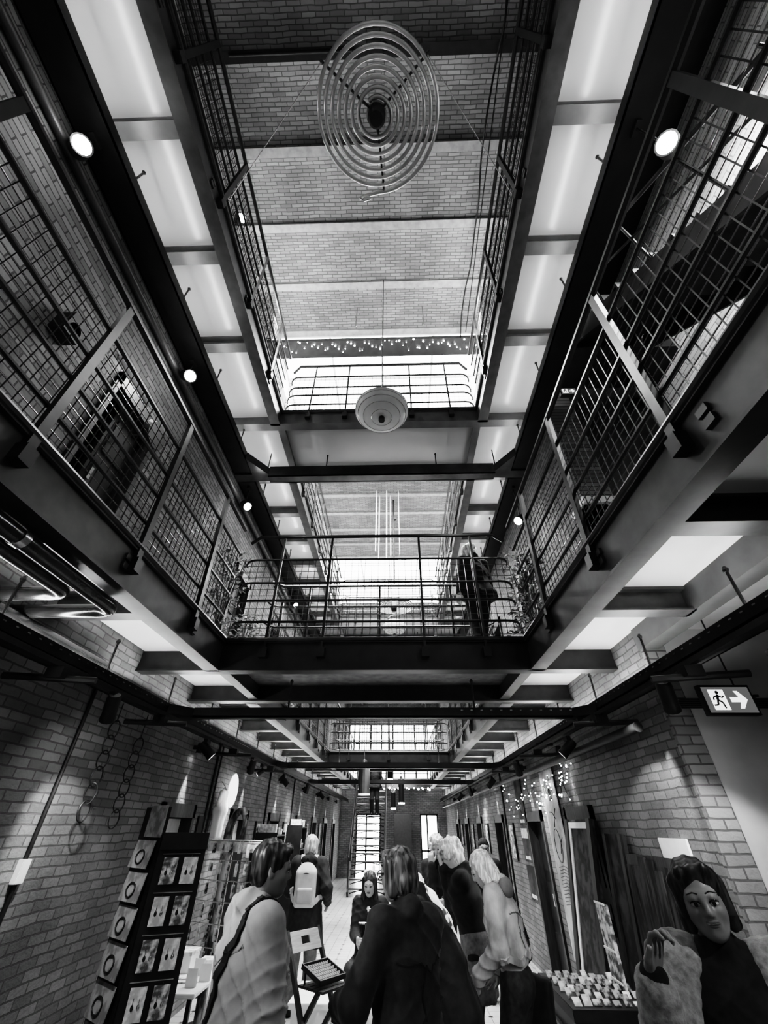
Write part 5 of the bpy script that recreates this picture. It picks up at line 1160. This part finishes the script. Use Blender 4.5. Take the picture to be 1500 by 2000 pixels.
# ------------------------------------------------------------------ middle stalls
t = thing('folding_chair', 'dark wooden folding chair with a slotted backrest carrying a ring tray', 'chair', (-.72, 5.3, 0), R_(-128)); CH = .82; sz = .5
def loc(mb, nm, mat, par, **k): return mb.build(nm, mat, par, **k)
for x in (-.19, .19):
    loc(MB().bar((x, -.26, CH), (x*.99, .22, .0), .028, .04), 'rear_leg', M_DARKWOOD, t); loc(MB().bar((x*.8, .17, sz), (x*.8, -.24, 0), .026, .036), 'front_leg', M_DARKWOOD, t)
lp = grey('birch_wood', .3, .5, var=.2, scale=8, stretch=(1, 8, 8))
m = MB(); B_ = lambda z: -.26+(CH-z)/CH*.48+.022
for z0, z1, xa, xb in ((CH-.13, CH-.09, -.18, .18), (CH-.04, CH-.005, -.18, .18), (CH-.09, CH-.04, -.18, -.05), (CH-.09, CH-.04, .05, .18)): m.add([(xa, B_(z0), z0), (xb, B_(z0), z0), (xb, B_(z1), z1), (xa, B_(z1), z1), (xa, B_(z0)-.015, z0), (xb, B_(z0)-.015, z0), (xb, B_(z1)-.015, z1), (xa, B_(z1)-.015, z1)], [(0,1,2,3),(7,6,5,4),(0,4,5,1),(1,5,6,2),(2,6,7,3),(3,7,4,0)])
loc(m, 'backrest', lp, t); m = MB()
for i in range(5): m.box(-.165, .165, -.07+i*.062, -.07+i*.062+.054, sz, sz+.016)
loc(m, 'seat', M_DARKWOOD, t)
for z, y in ((.16, .13), (.2, -.13)): loc(MB().bar((-.17, y, z), (.17, y, z), .022), 'stretcher', M_DARKWOOD, t)
t = thing('ring_tray', 'black slanted tray filled with rows of rings on the folding chair', 'tray', (-.72, 5.3, sz+.017), R_(-128)); Mt = Matrix.Rotation(math.radians(-16), 3, 'X')
c0 = Vector((0, .06, .06))
m = MB().obox(c0, (.3, .24, .01), Mt)
for s in (-1, 1): m.obox(c0+Mt @ Vector((s*.15, 0, .012)), (.01, .25, .035), Mt); m.obox(c0+Mt @ Vector((0, s*.122, .012)), (.31, .01, .035), Mt)
m.bar((-.13, .0-.03, 0.0), (-.13, -.03, .07), .012); m.bar((.13, -.03, 0.0), (.13, -.03, .07), .012); loc(m, 'tray_box', M_BLACKPAINT, t)
for i in range(6):
    m = MB(); y = -.1+.04*i
    for j in range(11): m.tube([c0+Mt @ Vector((-.125+j*.025, y+.004, .013))+Mt @ Vector((.009*math.cos(a), 0, .009*math.sin(a))) for a in [2*PI*k/8 for k in range(8)]], .0032, 4, closed=True)
    loc(m, 'ring_row', emit('ring_painted_glint', .4) if i == 0 else bpy.data.materials['ring_painted_glint'], t)['kind'] = 'stuff'  # rings glow faintly, their glint is put into the material
t = thing('low_plinth', 'low white bench behind the folding chair', 'bench', (-.85, 6.1, 0)); part(MB().box(-1.05, -.62, 5.75, 6.45, .25, .29), 'top', M_WHITE, t, bevel=.004); part(MB().box(-1.02, -.65, 5.8, 6.4, 0, .25), 'base', M_WHITE, t)
TB = table('long white stall table in the middle of the hall', -.4, .35, 5.5, 5.85, .62, M_WHITE, cloth=.5)
tb2 = table('white stall table behind the seated vendor', -.6, .25, 8.3, 8.9, .64, M_WHITE, cloth=.55)
def tstand(label, x, y, z, H, w, mat=None):
    t = thing('jewellery_stand', label, 'stand', (x, y, z), 0, 'T-bar jewellery stands'); mat = mat or M_GALV
    part(MB().lathe([(0, 0), (.035, 0), (.035, .008), (0, .012)], 14, (x, y, z)), 'base', mat, t); part(MB().tube([(x, y, z), (x, y, z+H)], .006, 6), 'stem', mat, t); part(MB().tube([(x-w, y, z+H), (x+w, y, z+H)], .007, 6), 'crossbar', mat, t)
    for s in (-.7, 0, .7): part(MB().tube([(x+s*w+.012*math.cos(a), y-.008, z+H-.035+.035*math.sin(a)) for a in [2*PI*k/12 for k in range(12)]], .002, 4, closed=True), 'bracelet', M_BEAD, t)
for i, (x, y, H) in enumerate(((-.33, 5.6, .22), (-.24, 5.75, .3), (-.1, 5.6, .18), (.05, 5.75, .26))): tstand('%s jewellery T-bar stand on the long white table from the left' % ORD[i], x, y, .624, H, .07)
t = thing('counter_frame', 'white open frame display standing on the rear stall table', 'display', (-.25, 8.6, .645)); m = MB()
for x in (-.5, 0.): part(MB().box(x-.03, x+.03, 8.5, 8.7, .645, .98), 'side', M_WHITE, t)
part(MB().box(-.55, .05, 8.48, 8.72, .98, 1.03), 'top', M_WHITE, t)
for i, x in enumerate((-.4, -.3, -.18, -.08)):
    tt = thing('small_bottle', '%s small pale bottle on the white frame display from the left' % ORD[i], 'bottle', (x, 8.6, 1.03), 0, 'small bottles'); part(MB().lathe([(0, 0), (.022, 0), (.024, .05), (.01, .07), (.01, .09), (0, .09)], 12, (x, 8.6, 1.03)), 'body', M_WHITE, tt, smooth=True); part(MB().lathe([(0, .09), (.012, .09), (.012, .105), (0, .105)], 10, (x, 8.6, 1.03)), 'cap', M_BLACKPAINT, tt)
t = thing('stool', 'dark stool carrying the seated vendor', 'stool', (-.33, 6.48, 0)); part(MB().lathe([(0, .295), (.16, .295), (.165, .31), (.16, .325), (0, .325)], 20, (-.33, 6.48, 0)), 'seat', M_DARKWOOD, t)
for k in range(4):
    a = PI/4+k*PI/2; part(MB().bar((-.33+.1*math.cos(a), 6.48+.1*math.sin(a), .295), (-.33+.17*math.cos(a), 6.48+.17*math.sin(a), 0), .025), 'leg', M_DARKWOOD, t)
solid('dark_cabinet', 'tall plain dark cabinet beside the far staircase', 'cabinet', -.15, .5, 19.4, 19.9, 0, 1.95, M_BLACKPAINT, lid=M_BLACK)
t = bpy.data.objects[-1] if False else None
# ------------------------------------------------------------------ right-hand stalls
t = thing('black_table', 'low black display table with trays of small cards at right', 'table', (1.42, 4.5, 0)); part(MB().box(1.12, 1.72, 4.1, 4.95, .6, .66), 'tabletop', M_BLACKPAINT, t, bevel=.004)
part(MB().box(1.14, 1.7, 4.12, 4.93, .02, .6), 'cabinet_body', M_BLACK, t); part(MB().box(1.115, 1.725, 4.095, 4.955, .5, .51), 'edge_strip', M_STEELM, t)
r2 = random.Random(5)
for i in range(5):
    for j in range(8):
        x, y = 1.16+j*.066, 4.15+i*.15; w, h = r2.uniform(.04, .055), r2.uniform(.035, .07); tl = r2.uniform(.7, 1.2)
        o = MB().obox((x+.02, y+.03, .66+h*.5*math.cos(tl)+.003), (w, .005, h), Matrix.Rotation(-tl, 3, 'X')).build('small_card', (M_CARDW, M_CARDP, M_DRK, M_DRK)[r2.randrange(4)], loc=(x, y, .66))
        tag(o, 'small tilted card on the black table, %s row from the viewer, %s from the left' % (ORD[i], ORD[j]), 'card', 'small cards on the black table')
t = thing('tall_card_display', 'tall narrow card display panel standing on the black table', 'display', (1.62, 4.55, .66)); part(MB().box(1.60, 1.625, 4.42, 4.62, .665, 1.12), 'panel', M_CARDP, t); part(MB().box(1.58, 1.645, 4.41, 4.63, .66, .672), 'foot', M_BLACKPAINT, t)
for z in (.7, .86, 1.115): part(MB().box(1.592, 1.6, 4.42, 4.62, z, z+.012), 'pocket_strip', M_WHITE, t)
# leaning framed panel in front of the first right cell doorway
def leaner(nm, label, cat, y0, y1, xb, xt, z1, th, mat, rim=None, z0=.01, rimside=None):
    t = thing(nm, label, cat, (xb, (y0+y1)/2, z0)); n = Vector((-(z1-z0), 0, xt-xb)).normalized(); U = Vector((xt-xb, 0, z1-z0))
    def P(y, f, d=0): return Vector((xb, y, z0))+U*f+n*d
    def slab(ya, yb, f0, f1, d0, d1): 
        m = MB(); m.add([P(ya, f0, d0), P(yb, f0, d0), P(yb, f1, d0), P(ya, f1, d0), P(ya, f0, d1), P(yb, f0, d1), P(yb, f1, d1), P(ya, f1, d1)], [(0,1,2,3),(7,6,5,4),(0,4,5,1),(1,5,6,2),(2,6,7,3),(3,7,4,0)]); return m
    part(slab(y0, y1, 0, 1, 0, th), 'panel', mat, t)
    return t, slab, P
t, slab, P_ = leaner('leaning_screen', 'tall dark framed screen with a pale edge leaning at the first right doorway', 'screen', 4.99, 5.75, 1.64, 1.9, 1.66, .02, mottled('dark_screen', .012, .06, 10))
for a, b in ((5.66, 5.75),): part(slab(a, b, 0, 1, .02, .045), 'frame_stile', M_DARKWOOD, t)
part(slab(5.6, 5.655, .03, .985, .02, .03), 'pale_edge', M_WHITE, t); part(slab(4.99, 5.08, 0, 1, .02, .05), 'frame_stile', M_DARKWOOD, t); part(slab(5.08, 5.6, .955, .985, .02, .03), 'pale_edge', M_WHITE, t)
t, slab, P_ = leaner('plank_board', 'dark upright plank board leaning on the right wall behind the fuzzy coat', 'board', 3.52, 4.42, 1.76, 1.9, 1.43, .03, M_DARKWOOD)
for i in range(8): part(slab(3.53+i*.11, 3.53+i*.11+.1, .005, .97+.028*math.sin(i*1.7) if i > 0 else .9, .03, .042+.006*(i % 2)), 'plank', mottled('plank_%d' % i, .008, .05, 7, stretch=(4, 4, .5)), t)
t, slab, P_ = leaner('leaning_board', 'second dark board leaning beside the framed screen on the right wall', 'board', 4.48, 4.86, 1.765, 1.94, 1.55, .03, mottled('dark_board', .01, .05, 8))
part(slab(4.48, 4.54, 0, 1, .03, .05), 'batten', M_DARKWOOD, t); part(slab(4.8, 4.86, 0, 1, .03, .05), 'batten', M_DARKWOOD, t)
solid('wall_notice', 'white notice sheet on the bricks above the plank board', 'notice', 1.965, 1.98, 3.62, 4.0, 1.42, 1.54, M_WHITE)
# drawn banner, picture strip and framed pictures on the right wall
M_BAN = mottled('banner_cloth', .42, .6, 5, 3, .85)
t = thing('banner', 'long pale cloth banner with ink drawings hanging on the right wall', 'banner', (1.95, 6.45, 1.2)); part(MB().box(1.955, 1.962, 6.15, 6.72, .42, 2.2), 'cloth', M_BAN, t); part(MB().tube([(1.958, 6.12, 2.2), (1.958, 6.75, 2.2)], .012, 8), 'hanging_batten', M_DARKWOOD, t)
m = MB(); x = 1.953
for (y0_, z0_, y1_, z1_) in ((6.3, 1.78, 6.45, 1.6), (6.55, 1.75, 6.35, 1.68), (6.25, 1.5, 6.4, 1.35)): m.tube([(x, y0_, z0_), (x, (y0_+y1_)/2, (z0_+z1_)/2+.03), (x, y1_, z1_)], .005, 4)
for i in range(12): m.tube([(x, 6.25, 1.22-i*.03), (x, 6.42, 1.235-i*.03), (x, 6.6, 1.21-i*.03)], .0025, 4)
m.tube([(x, 6.45+.12*math.cos(a), 1.42+.16*math.sin(a)) for a in [2*PI*k/20 for k in range(20)]], .004, 4, closed=True); part(m, 'ink_drawing', M_BLACKPAINT, t); part(MB().box(1.95, 1.954, 6.35, 6.45, 1.86, 1.98), 'ink_block', M_STEEL, t)
for i, (z0_, z1_) in enumerate(((1.62, 2.22), (1.18, 1.58), (.75, 1.14))):
    t = thing('poster', '%s dark poster of the vertical row on the right wall' % ('top', 'middle', 'lowest')[i], 'poster', (1.96, 8.1, z0_), 0, 'dark posters'); part(MB().box(1.962, 1.975, 7.88, 8.3, z0_, z1_), 'picture_sheet', mottled('poster_print_%d' % i, .01, .07, 4), t); part(MB().box(1.958, 1.963, 7.95, 8.22, z0_+.03, z0_+.07), 'caption_strip', M_CARDW, t)
    if i == 1: part(MB().box(1.958, 1.963, 7.9, 8.28, z1_-.12, z1_), 'pale_panel', M_CARDW, t)
for i, y in enumerate((8.95, 11.4, 13.6, 15.8)):
    t = thing('framed_picture', '%s framed picture between the right cell doors beyond the posters' % ORD[i], 'picture', (1.96, y, 1.4), 0, 'framed pictures on the right'); part(MB().box(1.95, 1.98, y-.16, y+.16, 1.15, 1.65), 'frame', M_BLACKPAINT, t); part(MB().box(1.946, 1.951, y-.13, y+.13, 1.18, 1.62), 'print', M_CARDP, t)
for i, y in enumerate((8.65, 10.7, 13.3, 15.5)):
    t = thing('framed_picture', '%s framed picture between the left cell doors' % ORD[i], 'picture', (-2.38, y, 1.4), 0, 'framed pictures on the left'); part(MB().box(-2.4, -2.37, y-.16, y+.16, 1.15, 1.65), 'frame', M_BLACKPAINT, t); part(MB().box(-2.371, -2.366, y-.13, y+.13, 1.18, 1.62), 'print', M_CARDW if i % 2 else M_CARDP, t)
t = thing('wall_panel', 'dark framed panel at the right edge on the plaster wall', 'panel', (3.2, 3.3, 1.6)); part(MB().box(3.02, 3.4, 3.28, 3.31, 1.25, 2.0), 'frame', M_BLACKPAINT, t); part(MB().box(3.06, 3.36, 3.275, 3.285, 1.29, 1.96), 'sheet', M_CARDW, t)
# ------------------------------------------------------------------ plants on the bridge and planters on the galleries
M_LEAF = mottled('leaf_pale', .12, .7, 16, 3, .5); M_LEAFD = mottled('leaf_dark', .01, .2, 12, 3, .5)
def plant(label, x, y, z, H, n, mat, seed, spread=.2):
    t = thing('potted_plant', label, 'plant', (x, y, z), 0, 'potted plants'); r2 = random.Random(seed)
    part(MB().lathe([(0, 0), (.09, 0), (.12, .2), (.1, .2), (.09, .17), (0, .17)], 16, (x, y, z)), 'pot', M_STEELM, t)
    st = MB(); lf = MB()
    for i in range(9):
        a = r2.uniform(0, 2*PI); e = Vector((x+spread*.7*math.cos(a), y+spread*.7*math.sin(a), z+.2+H*r2.uniform(.5, 1))); st.tube([(x, y, z+.15), ((x+e.x)/2, (y+e.y)/2, z+.2+(e.z-z)*.5), e], .006, 5)
    part(st, 'stem', M_LEAFD, t)
    for i in range(n):
        a = r2.uniform(0, 2*PI); zz = z+.22+H*r2.random(); r = spread*r2.uniform(.2, 1); c = Vector((x+r*math.cos(a), y+r*math.sin(a), zz)); d = Vector((math.cos(a), math.sin(a), r2.uniform(-.7, .8))).normalized(); L = r2.uniform(.05, .11); s = d.cross(Vector((0, 0, 1))).normalized()*L*.28; b = Vector((0, 0, -L*.25))
        lf.add([c, c+d*L*.5+s, c+d*L+b, c+d*L*.5-s], [(0, 1, 2, 3)])
    part(lf, 'leaves', mat, t)['kind'] = 'stuff'
plant('tall leafy plant at the right end of the first floor bridge', 1.5, 4.2, F1, 1.0, 260, M_LEAF, 1, .2)
plant('dark spiky plant beside the tall plant on the bridge', 1.6, 4.72, F1, .5, 160, M_LEAFD, 2, .22)
plant('pale leafy plant at the left end of the first floor bridge', -1.95, 4.2, F1, 1.05, 240, M_LEAF, 3, .2)
plant('low leafy plant near the left end of the bridge', -1.85, 4.75, F1, .45, 160, M_LEAF, 4, .2)
def planter(label, x, y, z, sgn):
    t = thing('balcony_planter', label, 'planter', (x, y, z), 0, 'balcony planters'); part(MB().box(x-.07, x+.07, y-.22, y+.22, z, z+.16), 'trough', M_BLACKPAINT, t, bevel=.01); lf = MB()
    for i in range(70):
        c = Vector((x+rnd.uniform(-.08, .08), y+rnd.uniform(-.22, .22), z+.15+rnd.uniform(0, .14))); d = Vector((rnd.uniform(-1, 1), rnd.uniform(-1, 1), rnd.uniform(-.3, 1))).normalized(); L = rnd.uniform(.05, .09); s = d.cross(Vector((0, 0, 1))).normalized()*L*.3; lf.add([c, c+d*L*.5+s, c+d*L, c+d*L*.5-s], [(0, 1, 2, 3)])
    part(lf, 'flowers', M_LEAF, t)['kind'] = 'stuff'
for i, y in enumerate((6.2, 7.9, 9.6)):
    planter('%s flower trough along the left railing of the middle void' % ORD[i], VL-.17, y, F1+.0, 1); planter('%s flower trough along the right railing of the middle void' % ORD[i], VR+.17, y, F1+.0, -1)
# bar railings in front of the far windows, seen beyond the middle void
for i, x in enumerate((-1.2, .75)):
    t = thing('window_grille', '%s barred grille behind the middle void on the first floor' % ('left', 'right')[i], 'grille', (x, 18.9, F1), 0, 'barred grilles')
    for k in range(8): part(MB().tube([(x-.35+k*.1, 18.9, F1+.3), (x-.35+k*.1, 18.9, F1+2.2)], .012, 5), 'bar', M_BLACKPAINT, t)
    for z in (.3, .8, 1.3, 1.8, 2.2): part(MB().tube([(x-.38, 18.9, F1+z), (x+.38, 18.9, F1+z)], .012, 5), 'cross_bar', M_BLACKPAINT, t)
o = struct(MB().box(-2.2, 1.8, 20.9, 20.95, F1+.2, F1+2.3), 'window_5', M_WINDOW, 'broad bright window in the end wall of the first floor', 'window')
f = MB()
for k in range(9): f.box(-2.2+k*.5-.03, -2.2+k*.5+.03, 20.84, 20.9, F1+.2, F1+2.3)
for z in (.2, .9, 1.6, 2.3): f.box(-2.23, 1.83, 20.84, 20.9, F1+z-.02, F1+z+.02)
f.build('window_frame', M_STEEL, o)
# ------------------------------------------------------------------ light
for y0, y1, e in ((4.0, 7.7, 900), (12, 15.5, 900)):
    lamp('AREA', (-.2, (y0+y1)/2, ZC+.42), e, 3.6, (-.2, (y0+y1)/2, 0), sy=3.4, name='skylight_day')
for x, s in ((XL+.12, 1), (XR-.12, -1)):  # fill lights without fixtures, added to brighten the brick ceiling
    lamp('AREA', (x, 2.9, 7.9), 55, .15, (x+s*1.2, 3.0, ZC), sy=2.2, name='ceiling_fill')
    lamp('AREA', (x, 9.5, 7.9), 40, .15, (x+s*1.2, 9.5, ZC), sy=3., name='ceiling_fill')
lamp('SPOT', (1.62, 3.3, 2.3), 40, .03, (1.98, 3.85, 1.55), 55, .35, name='wall_patch_beam')
# spotlights added on the nearer end of the tracks to brighten the visitors
spot('added black spotlight nearest the viewer on the left track', (-1.98, .9, Z1-.2), (-.3, 3.0, 1.2), 55, angle=60, top=Z1-.061)
spot('second added black spotlight near the viewer on the left track', (-1.98, 1.9, Z1-.2), (.6, 4.2, 1.0), 85, angle=55, top=Z1-.061)
spot('added black spotlight nearest the viewer on the right track', (1.66, .9, Z1-.2), (1.1, 2.1, 1.3), 26, angle=55, top=Z1-.061)
spot('second added black spotlight near the viewer on the right track', (1.66, 1.8, Z1-.2), (.2, 4.4, 1.0), 75, angle=60, top=Z1-.061)
lamp('AREA', (-.2, 17.5, 2.6), 60, 1.5, (-.2, 21, .8), name='end_wall_fill')  # unseen fill added to lift the dark end wall
lamp('AREA', (-.2, 9.5, 2.55), 60, 1.0, (-.2, 9.6, 0), sy=2.5, name='stall_fill')  # unseen fill added for general brightness over the stalls
lamp('AREA', (-.2, 9.0, 5.9), 60, 2.4, (-.2, 9., 3), sy=3.5, name='middle_void_light')
